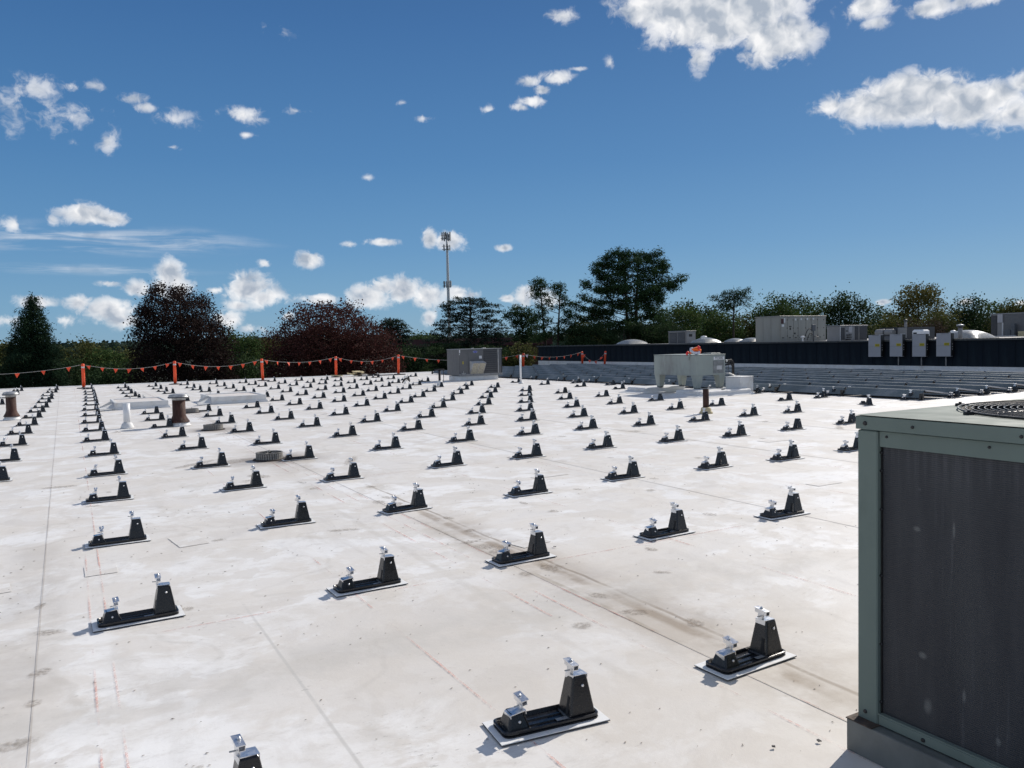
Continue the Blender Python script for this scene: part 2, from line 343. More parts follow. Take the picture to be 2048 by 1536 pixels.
L = {
 'spruce': leaf_material('spruce_needles', (.014, .030, .017), (.022, .044, .022)),
 'beech': leaf_material('dark_purple_leaves', (.020, .013, .013), (.032, .020, .018), (.06, .045, .03)),
 'maple': leaf_material('dark_red_leaves', (.052, .020, .018), (.074, .030, .026), (.085, .05, .035)),
 'cedar': leaf_material('cedar_needles', (.022, .036, .026), (.032, .050, .034)),
 'pine': leaf_material('pine_needles', (.024, .050, .022), (.042, .078, .030)),
 'green': leaf_material('green_leaves', (.040, .074, .024), (.062, .100, .030), (.11, .10, .03)),
 'olive': leaf_material('olive_leaves', (.060, .072, .026), (.090, .096, .032), (.13, .10, .03)),
 'autumn': leaf_material('autumn_leaves', (.085, .085, .024), (.12, .11, .030), (.16, .10, .03)),
 'brown': leaf_material('bare_brown_twigs', (.045, .034, .026), (.060, .044, .032)),
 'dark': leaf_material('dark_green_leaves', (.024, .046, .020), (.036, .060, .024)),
 'far': leaf_material('far_wood_leaves', (.024, .044, .034), (.034, .056, .040)),
}

# ------------------------------------------------------------------ mesh helpers
class MB:
    def __init__(s): s.v = []; s.f = []; s.sm = []
    def add(s, vs, fs, smooth=False):
        o = len(s.v); s.v += [tuple(v) for v in vs]; s.f += [tuple(i+o for i in f) for f in fs]; s.sm += [smooth]*len(fs); return s
    def frustum(s, c0, sz0, c1, sz1):
        """Box with bottom rectangle sz0 centred c0 and top rectangle sz1 centred c1."""
        vs = [(c[0]+a*z[0]/2, c[1]+b*z[1]/2, c[2]) for c, z in ((c0, sz0), (c1, sz1)) for a, b in ((-1, -1), (1, -1), (1, 1), (-1, 1))]
        return s.add(vs, [(3, 2, 1, 0), (4, 5, 6, 7), (0, 1, 5, 4), (1, 2, 6, 5), (2, 3, 7, 6), (3, 0, 4, 7)])
    def box(s, x0, x1, y0, y1, z0, z1):
        return s.frustum(((x0+x1)/2, (y0+y1)/2, z0), (x1-x0, y1-y0), ((x0+x1)/2, (y0+y1)/2, z1), (x1-x0, y1-y0))
    def bbox(s, x0, x1, y0, y1, z0, z1, b=.004):
        """Box with its four upright edges and its top edges chamfered."""
        r = [(x0+b, y0), (x1-b, y0), (x1, y0+b), (x1, y1-b), (x1-b, y1), (x0+b, y1), (x0, y1-b), (x0, y0+b)]
        cx, cy = (x0+x1)/2, (y0+y1)/2
        t_ = [(cx+(q[0]-cx)*(1-2*b/max(.001, x1-x0)), cy+(q[1]-cy)*(1-2*b/max(.001, y1-y0))) for q in r]
        vs = [(*q, z0) for q in r]+[(*q, z1-b) for q in r]+[(*q, z1) for q in t_]
        fs = [tuple(range(7, -1, -1)), tuple(range(16, 24))]
        for k in (0, 8): fs += [(k+i, k+(i+1) % 8, k+8+(i+1) % 8, k+8+i) for i in range(8)]
        return s.add(vs, fs)
    def obox(s, c, ax, ay, az_, hx, hy, hz):
        c = Vector(c); ax, ay, az_ = (Vector(a).normalized() for a in (ax, ay, az_))
        vs = [c+ax*hx*i+ay*hy*j+az_*hz*k for k in (-1, 1) for i, j in ((-1, -1), (1, -1), (1, 1), (-1, 1))]
        return s.add(vs, [(3, 2, 1, 0), (4, 5, 6, 7), (0, 1, 5, 4), (1, 2, 6, 5), (2, 3, 7, 6), (3, 0, 4, 7)])
    def lathe(s, c, prof, n=20, smooth=True, cap0=True, cap1=True, axis=None):
        """prof: list of (radius, height) turned about the vertical through c, or about axis."""
        if axis is None: ax, ay, az_ = Vector((1, 0, 0)), Vector((0, 1, 0)), Vector((0, 0, 1))
        else:
            az_ = Vector(axis).normalized(); ax = az_.orthogonal().normalized(); ay = az_.cross(ax)
        c = Vector(c); vs = []
        for r, h in prof:
            for i in range(n):
                a = 2*math.pi*i/n; vs.append(c+ax*r*math.cos(a)+ay*r*math.sin(a)+az_*h)
        fs = [(k*n+i, k*n+(i+1) % n, (k+1)*n+(i+1) % n, (k+1)*n+i) for k in range(len(prof)-1) for i in range(n)]
        s.add(vs, fs, smooth)
        o = len(s.v)-len(vs)
        if cap0: s.f.append(tuple(o+i for i in range(n-1, -1, -1))); s.sm.append(False)
        if cap1: s.f.append(tuple(o+(len(prof)-1)*n+i for i in range(n))); s.sm.append(False)
        return s
    def tube(s, pts, r, n=6, smooth=True, closed=False):
        pts = [Vector(p_) for p_ in pts]; rs = r if isinstance(r, (list, tuple)) else [r]*len(pts)
        vs = []; N_ = len(pts); prev = None
        for i, p_ in enumerate(pts):
            a = pts[(i-1) % N_] if (closed or i > 0) else p_; b = pts[(i+1) % N_] if (closed or i < N_-1) else p_
            d = (b-a).normalized()
            u_ = d.orthogonal().normalized() if prev is None else (prev-d*prev.dot(d)).normalized()
            prev = u_; w_ = d.cross(u_)
            for k in range(n):
                an = 2*math.pi*k/n; vs.append(p_+u_*rs[i]*math.cos(an)+w_*rs[i]*math.sin(an))
        fs = [(k*n+i, k*n+(i+1) % n, ((k+1) % N_)*n+(i+1) % n, ((k+1) % N_)*n+i) for k in range(N_ if closed else N_-1) for i in range(n)]
        s.add(vs, fs, smooth)
        if not closed:
            o = len(s.v)-len(vs)
            s.f += [tuple(o+i for i in range(n-1, -1, -1)), tuple(o+(N_-1)*n+i for i in range(n))]; s.sm += [False, False]
        return s
    def mesh(s, name):
        me = bpy.data.meshes.new(name); me.from_pydata(s.v, [], s.f); me.polygons.foreach_set('use_smooth', s.sm); me.update(); return me
    def build(s, name, mt, parent=None, loc=None):
        o = bpy.data.objects.new(name, s.mesh(name)); o.data.materials.append(mt); col.objects.link(o)
        if parent: o.parent = parent
        if loc: o.location = loc
        return o
def tag(o, label=None, cat=None, group=None, kind=None):
    if label: o['label'] = label
    if cat: o['category'] = cat
    if group: o['group'] = group
    if kind: o['kind'] = kind
    return o
def empty(name, loc=(0, 0, 0), rz=0, label=None, cat=None, group=None):
    o = bpy.data.objects.new(name, None); o.empty_display_size = .1; col.objects.link(o)
    o.location = loc; o.rotation_euler = (0, 0, rz); return tag(o, label, cat, group)
KIDS = {}
def copy_tree(o, parent=None):
    c_ = o.copy(); col.objects.link(c_); c_.parent = parent
    for ch in kids(o): copy_tree(ch, c_)
    return c_
def kids(o):
    if o.name not in KIDS: KIDS[o.name] = list(o.children)
    return KIDS[o.name]
def text(name, body, size, mt, parent, loc, rot, extrude=.001):
    cu = bpy.data.curves.new(name, 'FONT'); cu.body = body; cu.size = size; cu.align_x = 'CENTER'; cu.align_y = 'CENTER'; cu.extrude = extrude
    cu.resolution_u = 2
    o = bpy.data.objects.new(name, cu); col.objects.link(o); cu.materials.append(mt)
    me = bpy.data.meshes.new_from_object(o); bpy.data.objects.remove(o)
    o = bpy.data.objects.new(name, me); col.objects.link(o); o.parent = parent; o.location = loc; o.rotation_euler = rot; return o
ORD = ['first', 'second', 'third', 'fourth', 'fifth', 'sixth', 'seventh', 'eighth', 'ninth', 'tenth', 'eleventh', 'twelfth', 'thirteenth', 'fourteenth', 'fifteenth', 'sixteenth', 'seventeenth', 'eighteenth', 'nineteenth', 'twentieth']

# ------------------------------------------------------------------ setting: ground, hills, the roof we stand on
GZ = -5.2
g = MB(); g.add([(-3500, -3500, GZ), (3500, -3500, GZ), (3500, 3500, GZ), (-3500, 3500, GZ)], [(0, 1, 2, 3)])
tag(g.build('ground', paint('rough_grass_ground', (.030, .040, .018), .9, vary=.4, scale=.05)), kind='structure')
lot = MB(); lot.add([(-60, 46.5, GZ+.02), (27, 46.5, GZ+.02), (27, 62, GZ+.02), (-60, 62, GZ+.02)], [(0, 1, 2, 3)])
tag(lot.build('car_park', paint('asphalt', (.045, .045, .047), .9, vary=.2, scale=.6)), kind='structure')

RX0, RX1, RY0, RY1 = -40.0, 31.5, -14.0, 45.2
rb = MB(); rb.box(RX0, RX1, RY0, RY1, GZ, -.012)
roof = tag(rb.build('roof', M['white']), kind='structure')
# the membrane: sheets 3.05 m wide, each lapped a little over the one before
def sheet(x0, x1, y0, y1, ztop, nx=1):
    n = max(1, int((y1-y0)/1.2)); vs = []; fs = []
    for j in range(n+1):
        yy = y0+(y1-y0)*j/n; wv = (.0012*math.sin(yy*3.1+x0)+.0008*math.sin(yy*7.7+x0*2)) if 0 < j < n else 0
        vs += [(x0+wv, yy, -.006), (x0+wv, yy, ztop), (x0+.3, yy, ztop-.002), (x1, yy, 0)]
    for j in range(n):
        a = j*4; fs += [(a+k, a+4+k, a+5+k, a+1+k) for k in range(3)]
    fs += [(0, 1, 2, 3)[::-1], tuple(n*4+k for k in range(4))]
    b_ = MB(); b_.add(vs, [f[::-1] for f in fs]); return b_
for i in range(-13, 11):
    x0 = -.2+3.05*i; x1 = min(x0+3.06, RX1-.01)
    if x1-x0 < .3: continue
    cuts = [RY0, rng.uniform(1.5, 7.6), rng.uniform(19, 27), RY1]
    if i == 0: cuts[1] = 6.95
    for k in range(3):
        sheet(x0, x1, cuts[k], cuts[k+1]+(.03 if k < 2 else 0), .0018+.0003*k).build('membrane_sheet', M['roof'], roof)
ed = MB(); ed.frustum((0, 0, 0), (RX1-RX0, .30), (0, 0, .06), (RX1-RX0, .10))
e_ = ed.build('roof_edge', M['white'], roof, ((RX0+RX1)/2, RY1-.12, 0))
for (cx, cy, sx_, sy_, rz) in ((.88, 7.35, .24, .42, .12), (.18, 6.75, .22, .30, 0), (-.52, 6.6, .25, .25, .1), (5.2, 8.3, .5, .12, .05), (9.9, 9.0, .5, .25, .0), (3.3, 5.6, .3, .2, .2), (7.4, 6.0, .4, .18, 0)):
    pb = MB(); pb.bbox(-sx_/2, sx_/2, -sy_/2, sy_/2, 0, .0010, .0004)
    o = pb.build('membrane_patch', M['roof'], roof, (cx, cy, .0030)); o.rotation_euler = (0, 0, rz)

def chalk_material():
    mt, t, bs = new_mat('red_chalk')
    v = t.node('ShaderNodeTexCoord').outputs['Object']
    bs.inputs['Base Color'].default_value = (.68, .34, .29, 1); bs.inputs['Roughness'].default_value = .9
    n_ = t.math('MULTIPLY', t.ramp(t.noise(v, 1.1, 6, .7), .46, .62), t.ramp(t.noise(v, 45, 3, .7), .34, .60, .0, .72))
    t.put(bs.inputs['Alpha'], n_); return mt
M['chalk'] = chalk_material()
def chalk(x0, y0, x1, y1, w_):
    b_ = MB(); d_ = Vector((x1-x0, y1-y0, 0)).normalized(); q_ = Vector((-d_.y, d_.x, 0))*w_/2
    a_, c_ = Vector((x0, y0, .0042)), Vector((x1, y1, .0042))
    b_.add([a_-q_, c_-q_, c_+q_, a_+q_], [(0, 1, 2, 3)]); b_.build('chalk_line', M['chalk'], roof)
for cx in (.12, 1.60, 2.62, 4.28, 5.62, 7.05, 8.42, 9.72, 11.05, 12.45, 13.8, -1.15):
    chalk(cx, -2, cx+rng.normal(.25, .05), 42, .010)
chalk(.05, 1.5, .09, 7.5, .010); chalk(2.50, 4, 2.62, 16, .012); chalk(2.86, 2, 2.80, 12, .009)
for cy in (5.02, 9.72, 14.35, 18.9, 23.6): chalk(-4, cy, 17, cy+.05, .008)

# dirt lying on the membrane: smudges where water stood, and loose grit
def smudge_material():
    mt, t, bs = new_mat('brown_smudge')
    v = t.node('ShaderNodeTexCoord').outputs['Object']; uv = t.node('ShaderNodeTexCoord').outputs['UV']
    d_ = t.vec('LENGTH', t.vec('SUBTRACT', uv, (.5, .5, 0)), out=1)
    n_ = t.noise(v, 11, 7, .72); n2_ = t.noise(v, 34, 4, .7)
    a_ = t.math('MULTIPLY', t.ramp(t.math('ADD', d_, t.math('MULTIPLY', n_, .55)), .68, .48), t.ramp(n2_, .36, .62, .06, .42))
    t.put(bs.inputs['Base Color'], t.mix(t.ramp(n_, .4, .65), (.20, .16, .12), (.42, .36, .30))); bs.inputs['Roughness'].default_value = .95
    t.put(bs.inputs['Alpha'], a_); return mt
M['smudge'] = smudge_material()
r5 = np.random.default_rng(77); sm_ = []
for k in range(16): sm_.append((3.04+r5.normal(0, .10), r5.uniform(2.3, 9.5), r5.uniform(.04, .10), r5.uniform(.04, .12)))
for k in range(12): sm_.append((r5.uniform(-.75, -.1), r5.uniform(2.9, 6.2), r5.uniform(.04, .10), r5.uniform(.03, .07)))
for k in range(34): sm_.append((r5.uniform(-1, 8), r5.uniform(1.8, 11), r5.uniform(.03, .10), r5.uniform(.02, .08)))
for k in range(40): sm_.append((r5.uniform(-1, 15), r5.uniform(9, 34), r5.uniform(.06, .35), r5.uniform(.04, .12)))
sm_ += [(2.15, 6.95, .16, .05), (2.9, 5.9, .10, .04), (2.1, 12.2, .55, .22), (1.6, 12.3, .5, .1), (3.6, 11.2, .5, .08)]
vs_, fs_, uv_ = [], [], []
for k, (x_, y_, a_, b_) in enumerate(sm_):
    c_, s_ = math.cos(k*.37-.4), math.sin(k*.37-.4); z_ = .0030+.00001*k
    if b_ > a_: c_, s_ = math.cos(.05), math.sin(.05)
    for q_ in ((-1, -1), (1, -1), (1, 1), (-1, 1)):
        dx_, dy_ = q_[0]*a_*1.4, q_[1]*b_*1.4; vs_.append((x_+dx_*c_-dy_*s_, y_+dx_*s_+dy_*c_, z_)); uv_.append(((q_[0]+1)/2, (q_[1]+1)/2))
    fs_.append(tuple(range(4*k, 4*k+4)))
me_ = bpy.data.meshes.new('dirt_smudges'); me_.from_pydata(vs_, [], fs_); ul_ = me_.uv_layers.new()
for i_, q_ in enumerate(uv_): ul_.data[i_].uv = q_
me_.materials.append(M['smudge']); o = bpy.data.objects.new('dirt_smudges', me_); col.objects.link(o); tag(o, 'brown dirt smudges dried onto the white roof', 'dirt', kind='stuff')
gb = MB()
for k in range(900):
    if k % 3 == 0: cx_, cy_ = r5.uniform(-1, 7), r5.uniform(1.6, 9)
    x_, y_ = cx_+r5.normal(0, .14), cy_+r5.normal(0, .09)
    if k % 3 == 2: x_, y_ = r5.uniform(-1.5, 8), r5.uniform(1.6, 12)
    l_ = r5.uniform(.0025, .008)*(1+.08*y_); a_ = r5.normal(0, .5); d_ = Vector((math.cos(a_), math.sin(a_), 0)); q_ = Vector((-d_.y, d_.x, 0)); c_ = Vector((x_, y_, .0032))
    gb.add([c_-d_*l_, c_-q_*l_*.35, c_+d_*l_, c_+q_*l_*.35, c_+Vector((0, 0, l_*.3))], [(0, 1, 4), (1, 2, 4), (2, 3, 4), (3, 0, 4)])
tag(gb.build('grit', paint('brown_grit', (.30, .26, .22), .95, vary=.6, scale=4)), 'fine brown grit scattered over the white roof', 'grit', kind='stuff')

# ------------------------------------------------------------------ roof mounts for the solar array
def post(x, h, b, t_):
    """Hollow tapered post with rounded uprights and a slot on its inner side."""
    s_ = MB(); r = .012; n = 3
    def ringp(cx, wx, wy, z, rr):
        out = []
        for qx, qy, a0 in ((1, 1, 0), (-1, 1, 90), (-1, -1, 180), (1, -1, 270)):
            for k in range(n+1):
                a = R(a0+90*k/n); out.append((cx+qx*(wx/2-rr)+rr*math.cos(a), qy*(wy/2-rr)+rr*math.sin(a), z))
        return out
    rings = [ringp(x, b[0]+.012, b[1]+.012, .016, r), ringp(x, b[0], b[1], .024, r), ringp(x, t_[0], t_[1], h-.006, r*.8), ringp(x, t_[0]-.010, t_[1]-.010, h, r*.6)]
    N_ = len(rings[0]); vs = sum(rings, [])
    fs = [(k*N_+i, k*N_+(i+1) % N_, (k+1)*N_+(i+1) % N_, (k+1)*N_+i) for k in range(3) for i in range(N_)]
    fs += [tuple(range(3*N_, 4*N_))]
    s_.add(vs, fs, False); return s_
def make_mount():
    t = empty('roof_mount')
    pd = MB(); pd.box(-.255, .255, -.11, .11, .0035, .0068); pad = pd.build('pad', M['pad'], t)
    ul = MB(); ul.box(-.256, .256, -.111, .111, .001, .0034); ul.build('underlay', M['rubber'], pad)
    tr = MB()
    def rr(hx, hy, z, r_=.03, n=3):
        return [(q[0]*(hx-r_)+r_*math.cos(R(q[2]+90*k/n)), q[1]*(hy-r_)+r_*math.sin(R(q[2]+90*k/n)), z) for q in ((1, 1, 0), (-1, 1, 90), (-1, -1, 180), (1, -1, 270)) for k in range(n+1)]
    rings = [rr(0.226, .079, .007), rr(0.226, .079, .013), rr(0.220, .073, .014), rr(0.220, .073, .019), rr(0.226, .079, .020), rr(0.226, .079, .028), rr(0.220, .073, .030), rr(0.216, .069, .024), rr(0.212, .065, .013)]
    N_ = len(rings[0]); tr.add(sum(rings, []), [(k*N_+i, k*N_+(i+1) % N_, (k+1)*N_+(i+1) % N_, (k+1)*N_+i) for k in range(len(rings)-1) for i in range(N_)]+[tuple(range(8*N_, 9*N_))], False)
    for yy in (-.022, .022): tr.frustum((-.02, yy, .013), (.20, .012), (-.02, yy, .019), (.20, .006))
    tr.build('tray', M['black'], t)
    tp = post(.150, .190, (.128, .120), (.072, .074)).build('tall_post', M['black'], t)
    sl = MB()
    sl.add([(x_+dx_, y_, z_) for dx_ in (-.0012, .004) for x_, y_, z_ in ((.0868, -.036, .026), (.0868, -.016, .026), (.1002, -.016, .105), (.1002, -.036, .105))], [(0, 3, 2, 1), (4, 5, 6, 7), (0, 1, 5, 4), (1, 2, 6, 5), (2, 3, 7, 6), (3, 0, 4, 7)])
    sl.build('slot', M['well'], tp)
    fl = MB(); fl.box(-.025, .03, -.012, .012, -.001, .001); fl.build('drain_lip', M['carrier2'], tp, (.055, -.038, .021))
    sp = post(-.150, .084, (.104, .108), (.066, .072)).build('short_post', M['black'], t)
    def bolt(x, y, z, par):
        b_ = MB(); b_.lathe((0, 0, 0), [(.0068, -.004), (.0068, .002), (.004, .004)], 8, axis=(0, -1, 0)); b_.build('bolt_head', M['silver'], par, (x, y, z))
    bolt(.158, -.0450, .150, tp); bolt(-.146, -.0470, .052, sp)
    for (nm, x, z, sgn, tilt) in (('tall_clamp', .150, .190, -1, .06), ('short_clamp', -.150, .084, 1, -.12)):
        c_ = MB()
        hy = .031 if nm == 'tall_clamp' else .030
        c_.box(-.036, .036, -hy, hy, 0, .003)                        # saddle plate on the post
        c_.box(-.038, -.0345, -hy, hy, -.022, .0031)                 # folded lips
        c_.box(.0345, .038, -hy, hy, -.014, .0031)
        ex = sgn*.030
        c_.box(ex-.0017, ex+.0017, -.018, .018, .0031, .040)         # web
        c_.box(ex-.012, ex-.0019, -.013, .013, .0032, .034)
        c = c_.build(nm, M['silver'], t, (x, 0, z)); c.rotation_euler = (0, tilt, 0)
        h_ = MB(); zx = .032
        h_.box(ex-.013, ex+.013, -.040, .040, zx+.022, zx+.0255)     # jaw top
        h_.box(ex-.013, ex-.0105, -.037, .037, zx, zx+.0218)
        h_.box(ex+.0105, ex+.013, -.037, .037, zx, zx+.0218)
        h_.box(ex-.0103, ex+.0103, -.037, .037, zx+.0005, zx+.003)
        h_.box(ex+sgn*.013, ex+sgn*.021, -.040, .040, zx+.0225, zx+.0253)
        hh = h_.build('jaw', M['silver'], c); hh.rotation_euler = (.10, 0, 0)
        bt = MB(); bt.lathe((ex, 0, zx+.026), [(.0075, 0), (.0075, .006), (.004, .0065), (.004, .011)], 8); bt.build('bolt', M['silver'], c)
        st = MB(); st.tube([(ex+.012, -.004, .020), (ex-.034, -.004, .021)], .003, 6); st.build('stud', M['capmetal'], c)
    return t
MOUNTS = [ # line, place in the line, X, Y
 (-2,13,-1.81,31.65), (-2,14,-1.90,36.31), (-2,15,-1.73,40.14), (-2,16,-1.68,42.74), (-1,4,-0.73,12.38), (-1,5,-0.70,14.61), (-1,6,-0.69,17.04), (-1,7,-0.67,19.44),
 (-1,8,-0.62,21.70), (-1,9,-0.58,24.20), (-1,10,-0.54,26.43), (-1,11,-0.48,28.58), (-1,12,-0.45,31.49), (-1,13,-0.40,33.88), (-1,14,-0.42,36.54), (-1,15,-0.30,39.48),
 (-1,16,-0.26,42.17), (0,0,0.54,2.95), (0,1,0.51,5.39), (0,2,0.52,7.68), (0,3,0.55,9.96), (0,4,0.62,12.04), (0,5,0.68,14.43), (0,6,0.65,16.78),
 (0,7,0.68,19.02), (0,8,0.71,21.26), (0,9,0.77,23.69), (0,10,0.81,26.03), (0,11,0.90,28.56), (0,12,0.95,30.99), (0,13,1.00,33.09), (0,14,1.06,35.95),
 (0,15,1.10,38.33), (0,16,1.14,41.64), (1,0,1.93,2.91), (1,1,1.93,5.23), (1,2,1.94,7.55), (1,3,1.98,9.80), (1,4,1.94,11.91), (1,5,2.01,14.29),
 (1,6,1.97,16.49), (1,7,1.99,18.79), (1,8,2.04,20.87), (1,9,2.15,23.18), (1,11,2.29,28.60), (1,12,2.29,30.58), (1,13,2.33,32.80), (1,14,2.37,35.36),
 (1,15,2.45,38.29), (1,16,2.51,41.15), (2,0,3.14,2.92), (2,1,3.16,5.24), (2,2,3.11,7.48), (2,3,3.16,9.71), (2,4,3.18,11.87), (2,5,3.21,14.17),
 (2,6,3.24,16.53), (2,7,3.29,18.76), (2,8,3.40,21.00), (2,9,3.44,22.99), (2,11,3.56,28.20), (2,13,3.74,33.76), (2,14,3.71,35.72), (2,15,3.76,38.37),
 (2,16,3.84,41.39), (3,1,4.56,5.22), (3,2,4.56,7.49), (3,3,4.69,9.88), (3,4,4.66,12.13), (3,5,4.68,14.39), (3,6,4.65,16.68), (3,7,4.63,18.79),
 (3,8,4.66,20.95), (3,9,4.79,23.26), (3,12,4.88,30.31), (3,13,5.10,33.79), (3,14,5.03,35.68), (3,15,5.08,37.90), (3,16,5.28,41.60), (4,1,5.93,5.17),
 (4,2,5.99,7.66), (4,3,5.98,9.90), (4,4,6.06,12.24), (4,5,6.07,14.53), (4,6,6.01,16.73), (4,7,6.04,19.04), (4,8,6.04,21.30), (4,9,6.06,23.49),
 (4,10,6.09,25.80), (4,11,6.14,28.13), (4,12,6.24,30.83), (4,13,6.31,33.08), (4,14,6.37,35.68), (4,15,6.45,38.33), (4,16,6.58,41.32), (5,2,7.40,7.60),
 (5,3,7.38,10.05), (5,4,7.44,12.33), (5,5,7.47,14.54), (5,6,7.39,16.88), (5,7,7.41,19.08), (5,8,7.42,21.45), (5,9,7.47,23.70), (5,10,7.48,25.93),
 (5,11,7.49,28.14), (5,12,7.56,30.62), (5,13,7.75,33.39), (5,14,7.84,36.20), (5,15,7.87,38.48), (5,16,7.93,41.01), (6,2,8.64,7.53), (6,3,8.76,9.97),
 (6,4,8.76,12.39), (6,5,8.77,14.63), (6,6,8.76,16.98), (6,7,8.77,19.24), (6,8,8.84,21.67), (6,9,8.85,23.88), (6,10,8.86,25.99), (6,11,8.92,28.33),
 (6,12,8.98,30.83), (6,13,9.03,33.17), (6,14,9.12,35.81), (6,15,9.24,38.43), (6,16,9.42,41.37), (7,2,10.06,7.57), (7,3,10.01,9.82), (7,4,10.00,12.20),
 (7,5,10.04,14.54), (7,6,9.98,16.76), (7,7,10.14,19.26), (7,8,10.13,21.55), (7,9,10.10,23.70), (7,10,10.21,26.19), (7,11,10.19,28.39), (7,12,10.25,30.80),
 (7,13,10.35,33.18), (7,14,10.50,35.99), (7,15,10.54,38.15), (7,16,10.67,40.87), (8,3,11.47,9.88), (8,4,11.34,12.11), (8,5,11.37,14.45), (8,6,11.42,16.85),
 (8,7,11.39,19.12), (8,8,11.49,21.68), (8,9,11.66,24.11), (8,10,11.61,26.23), (8,11,11.62,28.57), (8,12,11.75,31.13), (8,13,11.74,33.37), (8,14,11.77,35.67),
 (8,15,12.01,38.49), (8,16,11.88,40.43), (9,3,13.00,9.92), (9,4,12.83,12.21), (9,5,12.83,14.53), (9,6,12.85,16.94), (9,7,12.87,19.35), (9,8,12.86,21.62),
 (9,9,12.89,23.98), (9,10,12.99,26.38), (9,11,13.08,28.83), (9,12,13.11,31.14), (9,13,13.18,33.72), (9,14,13.20,35.96), (9,15,13.29,38.35), (10,4,14.10,12.15),
 (10,5,14.21,14.59), (10,6,14.27,16.98), (10,7,14.28,19.47), (10,8,14.31,21.77), (10,9,14.16,23.80), (10,10,14.41,26.59), (10,11,14.41,28.81), (10,13,14.67,33.85),
 (10,14,14.68,36.28), (10,15,14.64,38.13), (10,16,14.81,40.86), (12,4,16.83,12.33), (12,5,16.62,14.58), (12,6,16.78,17.16), (12,8,16.93,22.13), (12,9,16.90,24.44),
 (12,10,16.80,26.81), (12,11,16.88,29.26), (12,15,16.65,40.05), (13,5,17.99,14.58), (13,6,18.06,17.02), (13,9,18.20,24.35), (13,10,18.23,26.71), (14,5,19.20,14.70),
 (14,6,19.26,17.04), (14,10,19.60,27.06),
]
proto = make_mount()
kids(proto); [kids(k_) for k_ in proto.children]
def line_name(c_):
    n_ = {-2: 'leftmost mount line', -1: 'second line from the left', 0: 'line running to leftmost orange post'}
    if c_ in n_: return n_[c_]
    return '%s line right of leftmost post' % ORD[c_-1]
NO_TALL = {(8, 3), (10, 5), (12, 5), (12, 6), (10, 6), (10, 8), (10, 7), (9, 8), (10, 9), (9, 11), (2, 9), (1, 9), (1, 8), (10, 11), (10, 10), (12, 11), (13, 9), (4, 9)}
NO_SHORT = {(12, 4), (12, 5), (-1, 9), (2, 9), (12, 9), (13, 9), (12, 8), (12, 11), (1, 7)}
seen_line = {}
first = True
def place_mount(x, y, rz, label, flags=(), group='black roof mounts set out in lines'):
    global first
    o = proto if first else copy_tree(proto)
    if first: KIDS_NAMES = None
    o.location = (x, y, .0048); o.rotation_euler = (0, 0, rz); tag(o, label, 'roof mount', group)
    first = False
    drop.append((o, flags)); return o
drop = []
for (c_, r_, x, y) in sorted(MOUNTS):
    seen_line.setdefault(c_, 0); k = seen_line[c_]; seen_line[c_] += 1
    rz = R(rng.normal(0, 2.2))
    if (c_, r_) == (1, 0): rz = R(-6)
    x_c = x-.174*math.cos(rz)
    fl = ('tall_clamp',) if (c_, r_) in NO_TALL else ()
    if (c_, r_) in NO_SHORT: fl += ('short_clamp',)
    desc = 'black mount with silver clamps' if not fl else ('bare black mount without clamps' if len(fl) == 2 else 'black mount missing its %s clamp' % ('tall' if 'tall_clamp' in fl else 'short'))
    if (c_, r_) == (12, 4): rz = R(-118)
    place_mount(x_c, y-.035, rz, '%s, %s from front, %s' % (desc, ORD[k], line_name(c_)), fl)
# mounts that carry the near edge of the finished array
for k in range(9):
    place_mount(18.62+.02*k, 12.55+2.33*k, R(rng.normal(0, 1)), 'black mount carrying the near edge of the array, %s from the right' % ORD[k], (), 'mounts under the near array edge')
for k in range(8):
    place_mount(19.96+1.343*k, 12.16, R(rng.normal(0, 1)), 'black mount under the array end row, %s from the left' % ORD[k], (), 'mounts under the array end row')
for k_, (o, flags) in enumerate(drop):
    if k_:
        for ch in o.children:                      # no two clamps sit quite alike
            if 'clamp' in ch.name: ch.rotation_euler.z = rng.normal(0, .09); ch.location.x += rng.normal(0, .002); ch.location.y += rng.normal(0, .004)
for o, flags in drop:
    for ch in list(o.children):
        if any(ch.name.startswith(f) for f in flags):
            for gch in list(ch.children): bpy.data.objects.remove(gch)
            bpy.data.objects.remove(ch)

# ------------------------------------------------------------------ vents, pipes and drains on the roof
def cap_vent(x, y, h, r, label, rz=0):
    t = empty('vent_pipe', (x, y, .004), rz, label, 'vent pipe')
    MB().lathe((0, 0, 0), [(r*1.75, 0), (r*1.7, .02), (r*1.45, .06), (r*1.35, .10)], 24).build('flashing_boot', M['white'], t)
    b = MB(); b.lathe((0, 0, 0), [(r*1.62, .085), (r*1.58, .10), (r*1.2, .18), (r*1.02, .24), (r, h-.10)], 28); b.build('pipe', M['rust'], t)
    c = MB(); c.lathe((0, 0, 0), [(r*1.03, h-.135), (r*1.05, h-.10), (r*1.5, h-.095), (r*1.62, h-.09), (r*1.62, h-.055), (r*1.5, h-.05), (r*1.5, h-.035), (r*1.55, h-.032), (r*1.35, h-.012), (r*.7, h), (.01, h+.003)], 28)
    cp = c.build('cap', M['capmetal'], t)
    k = MB(); k.lathe((0, 0, 0), [(r*1.64, h-.084), (r*1.66, h-.074), (r*1.64, h-.064)], 28, cap0=False, cap1=False); k.build('band', M['rubber'], cp)
    return t
cap_vent(-1.20, 23.9, .72, .115, 'rusty capped vent pipe at the left edge of the picture beside the second mount line')
cap_vent(2.19, 18.9, .71, .135, 'rusty capped vent pipe with peeling paint between the white pipe and round drain', 1.2)

